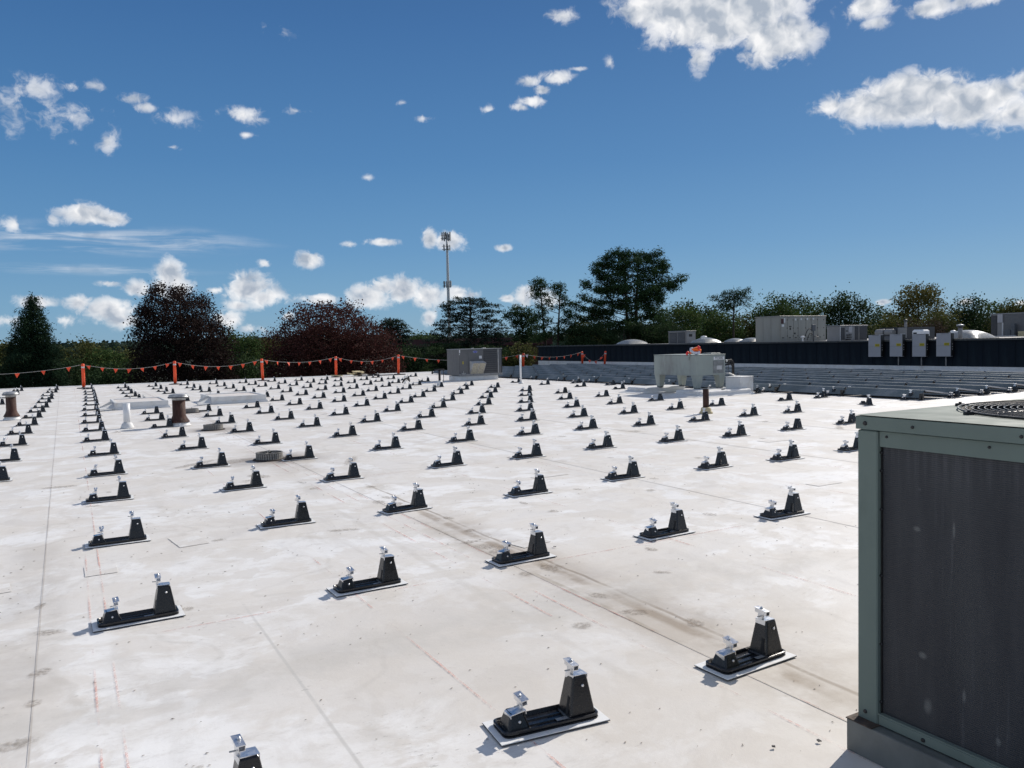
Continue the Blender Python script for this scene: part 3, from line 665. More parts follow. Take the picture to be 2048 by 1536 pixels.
t = empty('plastic_vent_pipe', (1.16, 19.15, .004), 0, 'short white plastic vent pipe on bell base beside the rusty capped vent', 'vent pipe')
MB().lathe((0, 0, 0), [(.14, 0), (.135, .02), (.12, .06), (.105, .10), (.078, .13)], 24).build('bell_base', M['white'], t)
p_ = MB(); p_.lathe((0, 0, 0), [(.072, .12), (.070, .55), (.060, .55), (.060, .35)], 24, cap1=False); p_.lathe((0, 0, .36), [(.0595, 0), (.0595, .001)], 24); p_.build('pipe', M['pvc'], t)

t = empty('thin_white_pipe', (16.42, 28.3, .004), R(0), 'tall thin white pipe standing at the near edge of the array by the grey unit', 'vent pipe')
t.rotation_euler = (0, R(-.6), 0)
MB().lathe((0, 0, 0), [(.11, 0), (.10, .03), (.06, .08)], 16).build('flashing_boot', M['white'], t)
MB().lathe((0, 0, 0), [(.040, .07), (.040, 1.18), (.03, 1.18), (.03, 1.0)], 16).build('pipe', M['pvc'], t)

t = empty('tee_vent_pipe', (13.52, 30.0, .004), 0, 'thin black vent pipe with tee top in front of the grey rooftop unit', 'vent pipe')
MB().lathe((0, 0, 0), [(.13, 0), (.135, .05), (.12, .13), (.09, .19), (.05, .20)], 18).build('flashing_boot', M['white'], t)
MB().lathe((0, 0, 0), [(.048, .19), (.046, .62)], 14).build('pipe', M['insul'], t)
tt = MB(); tt.tube([(-.17, .09, .60), (-.16, .085, .645), (0, 0, .65), (.16, -.085, .645), (.17, -.09, .60)], .035, 10); tt.lathe((.145, -.08, .12), [(.014, 0), (.014, .5)], 8); tt.build('tee', M['insul'], t)

t = empty('steel_pipe', (12.45, 13.25, .004), 0, 'open rusty brown pipe in yellowed sealant collar right of the picture middle', 'pipe')
MB().lathe((0, 0, 0), [(.15, 0), (.145, .03), (.12, .05), (.115, .10), (.10, .13), (.075, .14)], 20).build('sealant_collar', M['cream'], t)
MB().lathe((0, 0, 0), [(.068, .12), (.067, .545), (.058, .545), (.058, .3)], 20, cap1=False).build('pipe', paint('brown_pipe', (.045, .020, .014), .8, vary=.4, scale=8), t)

def drain(x, y, label, r=.195, h=.11, rz=0):
    t = empty('roof_drain', (x, y, .004), rz, label, 'roof drain', 'roof drains with slotted domes')
    MB().lathe((0, 0, 0), [(r*1.25, 0), (r*1.2, .012), (r*.99, .016)], 28).build('clamp_ring', M['drainhole'], t)
    MB().lathe((0, 0, 0), [(r*.90, .01), (r*.90, h-.012)], 28).build('well', M['drainhole'], t)
    n = 34; s0 = None
    for i in range(n):
        a = 2*math.pi*i/n
        b = MB(); b.obox((0, 0, h/2+.004), (0, 1, 0), (1, 0, 0), (0, 0, 1), r*.066, .007, h/2-.006)
        if s0 is None: s0 = b.build('rib', M['drain'], t); o = s0
        else: o = s0.copy(); col.objects.link(o); o.parent = t
        o.location = (r*.955*math.cos(a), r*.955*math.sin(a), 0); o.rotation_euler = (0, 0, a+math.pi/2*0)
    tp = MB(); tp.lathe((0, 0, 0), [(r*1.0, h-.012), (r*1.02, h-.004), (r*1.0, h), (r*.9, h+.001), (r*.88, h-.012)], 28, cap0=False, cap1=False)
    tp.lathe((0, 0, 0), [(r*.89, h-.016), (r*.89, h-.012)], 28)
    top = tp.build('grate_top', M['grate'], t)
    bb = MB(); bb.lathe((0, 0, h-.012), [(.016, 0), (.016, .02), (.009, .022), (.009, .045)], 8); bb.build('bolt', M['grate'], top)
    for k in range(5):
        b2 = MB(); b2.box(-.005, .005, .04, r*.86, h-.0118, h-.004); o = b2.build('grate_bar', M['drain'], top); o.rotation_euler = (0, 0, 2*math.pi*k/5)
drain(2.63, 12.1, 'largest round slotted roof drain in a brown stain left of the picture middle')
drain(2.67, 17.45, 'round slotted roof drain right of the rusty capped vent pipe')
drain(2.95, 22.7, 'small far roof drain peeking out behind the rusty capped vent pipe', r=.17)

def curb(x, y, sx_, sy_, h, label, rz=0, spout=True):
    t = empty('roof_curb', (x, y, .004), rz, label, 'roof curb', 'low membrane covered curbs')
    b = MB(); wl = .09
    b.frustum((0, 0, 0), (sx_+.10, sy_+.10), (0, 0, h*.35), (sx_+.01, sy_+.01)); b.build('base_skirt', M['white'], t)
    for (x0, x1, y0, y1) in ((-sx_/2, sx_/2, -sy_/2, -sy_/2+wl), (-sx_/2, sx_/2, sy_/2-wl, sy_/2), (-sx_/2, -sx_/2+wl, -sy_/2+wl, sy_/2-wl), (sx_/2-wl, sx_/2, -sy_/2+wl, sy_/2-wl)):
        q = MB(); q.bbox(x0+.001, x1-.001, y0+.001, y1-.001, h*.351, h, .012); q.build('curb_wall', M['white'], t)
    p_ = MB(); p_.box(-sx_/2+wl, sx_/2-wl, -sy_/2+wl, sy_/2-wl, h*.352, h*.88); p_.build('rusty_deck', paint('rust_stained_sheet', (.66, .63, .60), .8, vary=.1, scale=2, dirt=(.42, .20, .13), dirt_amt=.35), t)
    if spout:
        s_ = MB(); x0 = -sx_/2
        s_.add([(x0-.42, -sy_/2+.02, .02), (x0-.42, -sy_/2-.25, .015), (x0+.0, -sy_/2-.06, .04), (x0+.0, -sy_/2+.22, h-.02), (x0-.08, -sy_/2+.12, h+.05), (x0-.42, -sy_/2+.02, .08), (x0-.42, -sy_/2-.25, .075)],
               [(1, 2, 3, 5, 6), (2, 1, 0, 3), (3, 4, 5), (5, 4, 3)]); s_.build('loose_flap', M['white'], t)
curb(1.95, 26.6, 1.45, 2.3, .21, 'low white roof curb with loose flap behind the white plastic pipe')
curb(4.72, 26.7, 1.65, 2.2, .23, 'low white roof curb standing clear, right of the rusty capped vent')

for k, (x, y, ln, lab) in enumerate(((2.60, 1.98+.16, .03, 'small dark chip of debris on the roof left of the big condenser base'), (2.42, 2.20, .025, 'tiny dark scrap on the roof at the end of the red chalk line'), (3.4, 5.35, .05, 'small dark scrap on the roof behind the middle front mount'))):
    t = empty('scrap', (x, y, .0075), k*1.3, lab, 'debris')
    b = MB(); b.add([(0, 0, 0), (ln*.5, -.006, 0), (ln*.45, .010, .002), (.004, .012, .001), (0, 0, .004), (ln*.5, -.006, .003), (ln*.45, .010, .006), (.004, .012, .004)], [(3, 2, 1, 0), (4, 5, 6, 7), (0, 1, 5, 4), (1, 2, 6, 5), (2, 3, 7, 6), (3, 0, 4, 7)]); b.build('chip', M['rubber'], t)
# ------------------------------------------------------------------ orange posts with pennant strings along the roof edge
POSTS = [(-6.4, 42.7, 0), (.81, 42.75, 0), (4.86, 43.0, .4), (9.16, 43.0, -1.2), (13.40, 43.9, .6), (17.15, 43.9, 1.0), (24.6, 42.1, 2.0), (30.05, 43.6, -1.0), (30.75, 42.1, 6.5)]
PL = ['outside left', 'first', 'second', 'third', 'fourth', 'fifth', 'sixth', 'seventh', 'last leaning']
tops = []
for k, (x, y, lean) in enumerate(POSTS):
    t = empty('warning_post', (x, y, .004), 0, ('%s bright orange warning post from the left on the far roof edge' % PL[k].capitalize()) if k else 'bright orange warning post just past the left picture border', 'warning post', 'orange posts along the roof edge')
    if k == 8: t['label'] = 'orange warning post leaning right, rightmost of all, before the dark wall'
    t.rotation_euler = (0, R(lean), 0); h = 1.16 if k < 6 else 1.04
    b = MB(); b.lathe((0, 0, 0), [(.30, 0), (.30, .02), (.27, .035), (.10, .045), (.07, .06)], 8, smooth=False); b.build('foot', M['rubber'], t)
    b = MB(); b.lathe((0, 0, 0), [(.072, .055), (.072, h-.02), (.06, h), (.02, h+.01)], 16); bd = b.build('tube', M['orange'], t)
    b = MB(); b.lathe((0, 0, 0), [(.0735, h-.20), (.0735, h-.12)], 16, cap0=False, cap1=False); b.build('band', M['tape'], bd)
    tops.append(Vector((x+math.sin(R(lean))*h, y, h-.03)))
SAG = [.33, .27, .30, .22, .30, .34, .26, .62]
NF = [7, 7, 7, 7, 6, 11, 8, 4]
for k in range(8):
    a, b_ = tops[k], tops[k+1]
    if k == 5: pass
    span = ['left border and first post', 'first and second posts', 'second and third posts', 'third and fourth posts', 'fourth and fifth posts', 'fifth and sixth posts behind grey unit', 'sixth and seventh posts', 'seventh post and leaning last post'][k]
    t = empty('pennant_string', a, 0, 'orange pennant string sagging between ' + span, 'pennant string', 'pennant strings along the roof edge')
    def pt(s_): return (b_-a)*s_ + Vector((0, 0, -SAG[k]*4*s_*(1-s_)))
    MB().tube([pt(i/16) for i in range(17)], .009, 5).build('cord', M['rope'], t)
    dirv_ = (b_-a).normalized()
    for j in range(NF[k]):
        s_ = (j+.42)/NF[k] if NF[k] > 4 else (j+.3)/NF[k]
        f = MB(); wv = rng.normal(0, .03); hw, hh = (.105, .215)
        sc_ = rng.uniform(.85, 1.08); hw *= sc_; hh *= sc_
        P3 = [(-hw, 0, 0), (hw, 0, 0), (hw*.5, wv*.6, -hh*.5), (wv, wv, -hh), (-hw*.5, wv*.5, -hh*.5)]
        th = Vector((0, .004, 0)); vs = [Vector(q)-th for q in P3]+[Vector(q)+th for q in P3]
        f.add(vs, [(4, 3, 2, 1, 0), (5, 6, 7, 8, 9)]+[(i, (i+1) % 5, 5+(i+1) % 5, 5+i) for i in range(5)])
        o = f.build('pennant', M['flag'] if not (k == 6 and j == 0) else M['pad'], t, pt(s_))
        o.rotation_euler = (rng.normal(0, .12), rng.normal(0, .08), math.atan2(dirv_.y, dirv_.x)+rng.normal(0, .25))
# things lying by the edge
t = empty('rubble_heap', (14.6, 43.9, .004), .2, 'low heap of broken brown boards at the roof edge between two posts', 'debris')
for k in range(9):
    a = rng.uniform(0, 3.1); b = MB(); b.obox((0, 0, 0), (math.cos(a), math.sin(a), 0), (-math.sin(a), math.cos(a), .2), (0, 0, 1), rng.uniform(.2, .5), rng.uniform(.06, .2), .02+.01*rng.random())
    b.build('board', M['cream'] if k % 3 else M['trunk'], t, (rng.normal(0, .5), rng.normal(0, .12), .04+.045*k*.6))
t = empty('black_strap', (16.0, 43.3, .004), R(-4), 'long flat black strip lying on the roof beside the fifth orange post', 'strip')
MB().bbox(-1.5, 1.3, -.07, .07, 0, .05, .01).build('strip', M['rubber'], t)

# ------------------------------------------------------------------ grey rooftop unit in the middle distance
t = empty('rooftop_unit', (15.8, 32.85, .004), 0, 'dark grey rooftop air unit with blue oval badge and slanted intake hood', 'rooftop unit')
CW, CD, CZ0, CZ1 = 2.26, 1.30, .235, 1.46
cb = MB(); cb.bbox(.05, 2.06, .05, CD-.05, 0, CZ0-.02, .02); cb.build('curb', M['white'], t)
b = MB(); b.bbox(0, 2.20, 0, CD, CZ0, CZ1-.03, .01); b.build('cabinet', M['carrier'], t)
b = MB(); b.bbox(-.015, CW+.01, -.02, CD+.015, CZ1-.029, CZ1+.006, .008); b.build('top_panel', M['carrier2'], t)
b = MB(); b.box(0, CW, -.012, -.001, CZ0-.018, CZ0+.075); br_ = b.build('base_rail', M['carrier2'], t)
for x in (.10, .72, 1.10, 1.62, 2.05, 2.14):
    q = MB(); q.lathe((x, -.0125, CZ0+.035), [(.014, 0), (.014, .004)], 8, axis=(0, -1, 0)); q.build('bolt_head', M['screw'], br_)
for (x0, x1, nm, mt) in ((.02, .455, 'access_panel', 'carrier'), (.475, 1.235, 'access_panel', 'carrier'), (1.27, 1.98, 'coil_screen', 'coilgrey')):
    q = MB(); q.bbox(x0, x1, -.016, -.001, CZ0+.085, CZ1-.05, .006); o = q.build(nm, M[mt], t)
    if nm == 'coil_screen':
        for k in range(11):
            l_ = MB(); l_.box(x0+.01, x1-.01, -.021, -.017, CZ0+.13+k*.098, CZ0+.145+k*.098); l_.build('louvre', M['carrier'], o)
b = MB(); b.box(2.03, 2.055, -.02, -.002, CZ0+.08, CZ1-.04); b.build('corner_trim', M['greytrim'], t)
b = MB(); b.box(2.205, 2.26, .02, CD-.02, CZ0, CZ1-.035); b.build('side_coil', M['coilgrey'], t)
b = MB(); b.lathe((0, 0, 0), [(.115, 0), (.115, .008)], 28, axis=(0, -1, 0)); o = b.build('badge', M['blueoval'], t, (.83, -.017, 1.32)); o.scale = (1, 1, .42)
b = MB(); b.lathe((0, 0, 0), [(.122, 0), (.122, .006)], 28, axis=(0, -1, 0)); o2 = b.build('badge_rim', M['greytrim'], t, (.83, -.0165, 1.32)); o2.scale = (1, 1, .46)
text('badge_text', 'Carrier', .066, M['label'], t, (.83, -.0265, 1.32), (R(90), 0, 0))
for (x0, x1, z0, z1, mt) in ((1.03, 1.17, 1.00, 1.13, 'label'), (.165, .225, .77, .89, 'yellow'), (.005, .06, 1.28, 1.42, 'label'), (.005, .035, 1.19, 1.25, 'label'), (.178, .212, .80, .83, 'inkblack'), (.178, .212, .845, .875, 'inkblack')):
    q = MB(); yy = -.0185 if mt != 'inkblack' else -.0205; q.box(x0, x1, yy, yy+.0018, z0, z1); q.build('sticker', M[mt], t)
h = MB(); hx0, hx1 = .53, 1.25
h.add([(hx0, -.017, .89), (hx1, -.017, .89), (hx1-.01, -.33, .80), (hx0+.03, -.33, .80), (hx0, -.017, .30), (hx1, -.017, .30)], [(3, 2, 1, 0), (0, 4, 3), (1, 2, 5)][0:3]); ho = h.build('intake_hood', M['greytrim'], t)
h = MB(); h.add([(hx0+.035, -.325, .795), (hx1-.015, -.325, .795), (hx1-.02, -.02, .30), (hx0+.02, -.02, .30), (hx0+.035, -.310, .795), (hx1-.015, -.310, .795), (hx1-.02, -.018, .32), (hx0+.02, -.018, .32)], [(3, 2, 1, 0), (4, 5, 6, 7)]); h.build('mesh_filter', M['hood'], ho)
for fx in (.0, .5, 1.0):
    xx = hx0+.035+(hx1-hx0-.055)*fx; q = MB(); q.tube([(xx, -.332, .795), (xx-.015, -.028, .298)], .010, 4); q.build('filter_bar', M['greytrim'], ho)
g_ = MB(); g_.tube([(.10, -.03, .36), (.16, -.05, .33), (.28, -.04, .35), (.31, -.05, .31)], .012, 6); g_.tube([(.20, -.04, .28), (.205, -.04, .44)], .010, 6); g_.tube([(.13, -.04, .27), (.2, -.05, .30), (.27, -.04, .27)], .010, 6); g_.build('gas_pipe', M['greytrim'], t)
for (x, y) in ((1.55, .6), (1.75, .8), (1.05, .7)):
    q = MB(); q.lathe((x, y, CZ1+.006), [(.07, 0), (.07, .015), (.03, .03)], 12); q.build('top_fitting', M['greytrim'], t)
t = empty('valve_cluster', (13.1, 32.6, .004), .4, 'small cluster of dark valve pipes left of the grey rooftop unit', 'pipework')
MB().tube([(-.25, 0, .06), (-.1, 0, .22), (.05, .02, .25), (.2, 0, .10)], .035, 8).build('pipe', M['insul'], t)
MB().tube([(0, .1, 0), (0, .1, .34), (.12, .1, .34), (.12, .1, .1)], .03, 8).build('pipe', M['pad'], t)

# ------------------------------------------------------------------ pale green unit on legs, its curbs, pipework and box
for (x0, x1, y0, y1, h, lab) in ((15.75, 17.75, 16.95, 18.05, .17, 'long low white curb under the front legs of the pale green unit'), (15.85, 17.55, 19.6, 20.5, .17, 'low white curb under the rear legs of the pale green unit')):
    t = empty('equipment_curb', ((x0+x1)/2, (y0+y1)/2, .004), 0, lab, 'roof curb', 'curbs under the pale green unit')
    b = MB(); b.frustum((-.12, 0, 0), (x1-x0+.35, y1-y0+.16), (0, 0, h*.45), (x1-x0+.02, y1-y0+.02)); b.build('skirt', M['white'], t)
    b = MB(); b.bbox(-(x1-x0)/2, (x1-x0)/2, -(y1-y0)/2, (y1-y0)/2, h*.451, h, .03); b.build('top', M['white'], t)
t = empty('condenser_unit', (16.40, 17.84, .174), 0, 'pale green condenser unit on four tapered legs, lettered YORK', 'condenser unit')
YW, YD, z0, z1 = 1.17, 1.95, .41, 1.01
b = MB(); b.bbox(0, YW, 0, YD, z0, z1, .012); b.build('cabinet', M['york'], t)
b = MB(); b.box(-.006, YW+.006, -.006, YD+.006, z0-.012, z0-.0005); b.build('bottom_lip', M['york'], t)
b = MB(); b.bbox(-.008, YW+.008, -.008, YD+.008, z1+.0005, z1+.018, .005); b.build('top_lip', M['york'], t)
for (x, y) in ((.13, .12), (YW-.13, .12), (.13, YD-.14), (YW-.13, YD-.14)):
    q = MB(); q.frustum((x, y, .015), (.15, .15), (x, y, z0-.013), (.25, .24)); lg = q.build('leg', M['york'], t)
    q = MB(); q.lathe((x, y, 0), [(.10, 0), (.10, .014)], 12); q.build('foot_pad', M['rubber'], lg)
b = MB(); b.bbox(.66, 1.10, -.012, -.001, z0+.04, z0+.42, .004); pn = b.build('stained_panel', paint('stained_patch', (.21, .22, .22), .6, vary=.35, scale=6), t)
b = MB(); b.box(.80, 1.01, -.0165, -.0125, z0+.15, z0+.27); b.build('rating_plate', M['greytrim'], pn)
b = MB(); b.box(.68, 1.12, -.0105, -.0088, z1-.155, z1-.055); lb = b.build('name_plate', M['label'], t)
text('lettering', 'YORK', .125, M['inkblack'], t, (.90, -.0125, z1-.107), (R(90), 0, 0))
b = MB(); b.bbox(.70, 1.10, .12, .5, z1+.0185, z1+.055, .01); b.build('top_hatch', M['york'], t)
t = empty('orange_bundle', (16.50, 18.02, 1.195), .3, 'crumpled bundle of orange flagging and pale cord on the pale green unit', 'bundle')
b = MB(); b.tube([(.10*math.cos(a)+.02, .13*math.sin(a), .12+.07*math.sin(a*1.0+.6)) for a in np.linspace(0, 6.28, 17)[:-1]], [.042+.012*math.sin(i*2.1) for i in range(16)], 7, closed=True); b.build('cord_coil', M['vest2'], t)
b = MB(); b.tube([(-.10, .1, .05), (-.03, .05, .13), (.04, -.05, .17), (.10, -.12, .12), (.05, -.16, .05)], [.03, .06, .075, .06, .02], 7); b.build('flag_roll', M['vest'], t)
b = MB(); b.tube([(0, -.13, .16), (.01, -.15, .23), (.02, -.10, .26)], [.03, .045, .03], 6); b.build('red_rag', M['red'], t)
b = MB(); b.tube([(-.02, .20, .10), (-.03, .25, .04), (-.06, .22, .0)], [.03, .04, .02], 6); b.build('red_rag', M['red'], t)
b = MB(); b.tube([(-.05, .12, .03), (-.075, .15, -.05), (-.07, .16, -.16)], [.03, .028, .012], 6); b.build('hanging_tail', M['york'], t)
t = empty('insulated_pipes', (17.58, 18.05, .004), 0, 'black insulated pipe loop running from pale green unit down into white box', 'pipework')
for k, dz in enumerate((0, -.11)):
    MB().tube([(0, .05*k, .98+dz), (.20, .02, .96+dz), (.40, -.03, .99+dz), (.47, -.05, .90+dz), (.47, -.05, .45)], [.042-.008*k]*5, 9).build('pipe', M['insul'], t)
for k in range(4):
    q = MB(); q.lathe((.03+.10*k, .0, .975), [(.046, -.014), (.046, .014)], 9, axis=(1, 0, 0)); q.build('pipe_wrap', M['pad'], t)
MB().tube([(-.02, -.2, .62), (.12, -.25, .60), (.22, -.30, .54), (.30, -.34, .50)], .020, 6).build('conduit', M['greytrim'], t)
MB().tube([(.30, -.02, .90), (.30, -.05, .48)], .007, 5).build('wire', M['cable'], t)
t = empty('pipe_box', (17.45, 17.10, .004), R(8), 'plain white box housing the pipes right of the pale green unit', 'box')
b = MB(); b.bbox(0, .62, 0, .55, 0, .50, .01); b.build('housing', M['white'], t)
b = MB(); b.bbox(-.01, .63, -.01, .56, .5005, .52, .006); b.build('lid', M['white'], t)

# ------------------------------------------------------------------ finished part of the solar array
pan = empty('solar_panel', (0, 0, 0), 0, 'grey backed solar panel of the finished array, seen from behind its deflector', 'solar panel', 'solar panels of the finished array')
PWID, PLEN, zh, zl = .99, 2.27, .245, .125
sl_ = math.atan2(zh-zl, PWID)
def slab(nm, x0, x1, y0, y1, t0, t1, mt, par):
    q = MB(); q.box(x0, x1, y0, y1, t0, t1); o = q.build(nm, M[mt], par, (0, 0, zh)); o.rotation_euler = (0, sl_, 0); return o
gl = slab('glass', .012, PWID-.012, .012, PLEN-.012, -.010, -.003, 'glassdark', pan)
fr = MB()
for q in ((0, .0115, 0, PLEN), (PWID-.0115, PWID, 0, PLEN), (.0118, PWID-.0118, 0, .0115), (.0118, PWID-.0118, PLEN-.0115, PLEN)): fr.box(*q, -.038, 0)
o = fr.build('frame', M['alu'], pan, (0, 0, zh)); o.rotation_euler = (0, sl_, 0)
df = MB(); df.add([(-.004, .01, zh-.004), (-.004, PLEN-.01, zh-.004), (-.035, PLEN-.01, zh-.012), (-.035, .01, zh-.012), (-.20, .01, .055), (-.20, PLEN-.01, .055), (-.215, PLEN-.01, .05), (-.215, .01, .05),
    (-.010, .01, zh-.010), (-.010, PLEN-.01, zh-.010), (-.190, .01, .052), (-.190, PLEN-.01, .052)],
    [(0, 1, 2, 3), (3, 2, 5, 4), (4, 5, 6, 7), (8, 10, 11, 9)])
df.build('wind_deflector', M['deflector'], pan)
X0, Y0 = 18.90, 12.25
PANEL_LABEL = pan['label']
kids(pan); [kids(k_) for k_ in pan.children]
firstp = True
for i in range(9):
    for j in range(14):
        if j == 13 and i < 2: continue
        if firstp: o = pan; firstp = False
        else: o = copy_tree(pan)
        wob_ = rng.normal(0, .006)
        o['label'] = 'solar panel behind grey deflector, %s array row back, %s from right end' % (ORD[i], ORD[j]); o['group'] = 'solar panels of the finished array'
        o.location = (X0+1.343*i, Y0+2.33*j, .004+wob_); o.rotation_euler = (rng.normal(0, .0015), rng.normal(0, .004), 0)
        if i == 0: o['label'] = 'solar panel with grey wind deflector in the near row, %s from the right end' % ORD[j]; o['group'] = 'solar panels along the near row'
        elif j == 0: o['label'] = 'end solar panel nearest the camera, %s of the stepped right end' % ORD[i]; o['group'] = 'end panels of the rows'
# black wire clips and end supports along the near row
for j in range(14):
    b = MB(); b.bbox(-.03, .03, -.05, .05, 0, .17, .006); b.box(-.05, -.031, -.02, .02, .02, .10)
    tag(b.build('panel_clip', M['black'], None, (X0-.19, Y0+2.33*j-.02, .004)), '%s panel clip from the right under the near array row' % ORD[j].capitalize(), 'clip', 'clips under the near array row')

# ------------------------------------------------------------------ the higher building with the dark wall
t = empty('dark_wall_building', (31.5, 14, 0), 0, 'long building with dark blue clad wall and white base behind the solar array', 'building')
BY1 = 51.6-14; ZT = 1.45
b = MB(); b.box(.10, 40, -24, BY1, GZ, ZT-.06); b.build('roof', M['uproof'], t)
b = MB(); b.box(0, .099, -24, BY1, -.02, .33); b.build('white_base', M['white'], t)
b = MB(); b.box(-.045, .30, -24, BY1+.1, ZT-.075, ZT); b.build('coping', M['coping'], t)
k = 0; y = BY1; wd = .61; pl = None
while y > -12:
    q = MB(); q.box(.02, .098, -.30, .30, .331, ZT-.076)
    for rx_ in (-.285,): q.frustum((.0185, rx_, .333), (.012, .03), (.0185, rx_, ZT-.078), (.012, .03))
    if pl is None: pl = q.build('wall_panel', M['slate'], t)
    o = pl if k == 0 else pl.copy()
    if k: col.objects.link(o); o.parent = t
    o.location = (rng.uniform(-.004, .004), y-.305, 0); y -= wd; k += 1

def cabinet(name, label, cat, x, y, wx, wy, z0, z1, mt, group=None):
    t = empty(name, (x, y, z0), 0, label, cat, group); t['h'] = 0
    q = MB(); q.bbox(0, wx, 0, wy, 0, z1-z0-.05, .015); q.build('cabinet', M[mt], t)
    q = MB(); q.bbox(-.03, wx+.03, -.03, wy+.03, z1-z0-.049, z1-z0, .012); q.build('top_panel', M['carrier2'] if mt != 'beige' else M['beige'], t)
    del t['h']; return t
# large beige unit
t = cabinet('air_handler', 'large beige grey air handler with many door panels on the upper roof', 'air handler', 38.0, 34.0, 4.15, 1.95, 1.40, 2.99, 'beige')
b = MB(); b.box(-.02, 4.17, -.03, -.001, .02, .10); b.build('base_rail', M['beige'], t)
for i, (x0, x1) in enumerate(((.06, .62), (.66, 1.14), (1.18, 1.56), (1.60, 2.26), (2.30, 2.74), (2.78, 3.34), (3.38, 3.92))):
    q = MB(); q.bbox(x0, x1, -.022, -.001, .13, 1.48, .008); d = q.build('door_panel', M['beige'], t)
    for z in (.32, .80, 1.30):
        q = MB(); q.box(x1-.03, x1+.01, -.04, -.0225, z, z+.06); q.build('hinge', M['screw'], d)
    q = MB(); q.box(x0+.10, x0+.26, -.035, -.0225, .22, .27); q.build('handle', M['screw'], d)
for (x0, x1, z0, z1, mt) in ((.08, .30, 1.10, 1.40, 'maroon'), (.34, .44, 1.16, 1.44, 'label'), (.14, .34, .92, 1.06, 'label'), (1.30, 1.42, 1.30, 1.42, 'label'), (1.80, 1.92, 1.32, 1.44, 'label'), (2.35, 2.47, 1.32, 1.44, 'label'), (2.9, 3.03, 1.34, 1.45, 'label'), (.82, .94, .72, .86, 'inkblack'), (.78, .98, .90, .96, 'inkblack'), (1.20, 1.35, .45, .55, 'inkblack')):
    q = MB(); q.box(x0, x1, -.027, -.0228, z0, z1); q.build('sticker', M[mt], t)
for k in range(3):
    q = MB(); q.bbox(-.02, -.001, .06+.63*k, .66+.63*k, .06, 1.50, .006); q.build('side_panel', M['beige'], t)
t = empty('gas_piping', (39.9, 33.1, 1.40), 0, 'dark pipes and hoses looping before the large beige air handler', 'pipework')
MB().tube([(0, 0, 0), (0, 0, .95)], .05, 8).build('riser', M['antdark'], t)
MB().bbox(-.13, .13, -.06, .06, .62, 1.02, .01).build('valve_box', M['antdark'], t)
for (a_, b__) in ((-.75, .72), (-.45, .45)):
    MB().tube([(a_+.5*math.sin(s_)*0+(0-a_)*s_/1.0, .1, .05+b__*math.sin(s_*math.pi*.72)) for s_ in np.linspace(0, 1, 9)], .022, 6).build('hose', M['cable'], t)
MB().tube([(0, 0, .3), (.3, 0, .28), (.55, .05, .22)], .03, 6).build('branch', M['antdark'], t)
for (x, y, h_, lab) in ((38.95, 33.1, .28, 'tiny white mushroom vent left of the dark gas pipes'), (42.0, 33.3, .62, 'white mushroom vent at the right end of the large air handler')):
    t = empty('mushroom_vent', (x, y, 1.38), 0, lab, 'roof vent', 'small vents on the upper roof')
    MB().lathe((0, 0, 0), [(.05, 0), (.05, h_)], 10).build('stem', M['pvc'], t)
    MB().lathe((0, 0, h_), [(.12, -.03), (.15, 0), (.10, .06), (.02, .08)], 14).build('cap', M['pvc'], t)
# second unit
t = cabinet('rooftop_condenser', 'mid grey rooftop condenser with dark coil bays right of the air handler', 'rooftop unit', 38.0, 29.7, 2.35, .9, 1.40, 2.28, 'midgrey')
for (x0, x1, z0, z1, mt, nm) in ((.02, .36, .06, .74, 'coilgrey', 'coil_bay'), (1.25, 1.55, .04, .80, 'coilgrey', 'coil_bay'), (1.66, 2.30, .04, .80, 'coilgrey', 'coil_bay'), (.42, 1.20, .04, .80, 'carrier2', 'front_panel'), (.68, .94, .45, .80, 'invgrey', 'control_box'), (.46, .62, .52, .58, 'inkblack', 'nameplate')):
    q = MB(); dd_ = .05 if nm == 'control_box' else (.024 if nm == 'nameplate' else .018); q.box(x0, x1, -dd_, -.001 if nm not in ('control_box', 'nameplate') else -.0185, z0, z1); q.build(nm, M[mt], t)
for (x0, x1, z0, z1) in ((.50, .85, .30, .35), (.50, .90, .18, .22), (.42, .80, .06, .10)):
    q = MB(); q.box(x0, x1, -.10, -.02, z0, z1); q.build('pipe', M['insul'], t)
q = MB(); q.box(-.05, -.02, -.05, -.02, 0, .80); q.build('corner_post', M['greytrim'], t)
# small unit left
t = cabinet('small_condenser', 'small grey louvred condenser between two roof domes on the upper roof', 'rooftop unit', 38.0, 42.35, .9, 1.85, 1.38, 2.30, 'midgrey')
for k in range(2):
    q = MB(); q.box(-.02, -.001, .08+.88*k, .86+.88*k, .08, .80); q.build('coil_bay', M['coilgrey'], t)
    for z in np.arange(.14, .78, .08):
        l_ = MB(); l_.box(-.032, -.021, .10+.88*k, .84+.88*k, z, z+.02); l_.build('louvre', M['carrier2'], t)
q = MB(); q.box(.08, .8, -.02, -.001, .06, .8); q.build('front_panel', M['carrier2'], t)
q = MB(); q.box(.25, .55, -.03, -.021, .5, .68); q.build('nameplate', M['inkblack'], t)
t = empty('mushroom_vent', (38.3, 40.9, 1.38), 0, 'white flat mushroom vent right of the small louvred condenser', 'roof vent', 'small vents on the upper roof')
MB().lathe((0, 0, 0), [(.12, 0), (.12, .42)], 12).build('stem', M['pvc'], t)
MB().lathe((0, 0, .42), [(.17, -.03), (.24, 0), (.17, .08), (.02, .11)], 18).build('cap', M['pvc'], t)
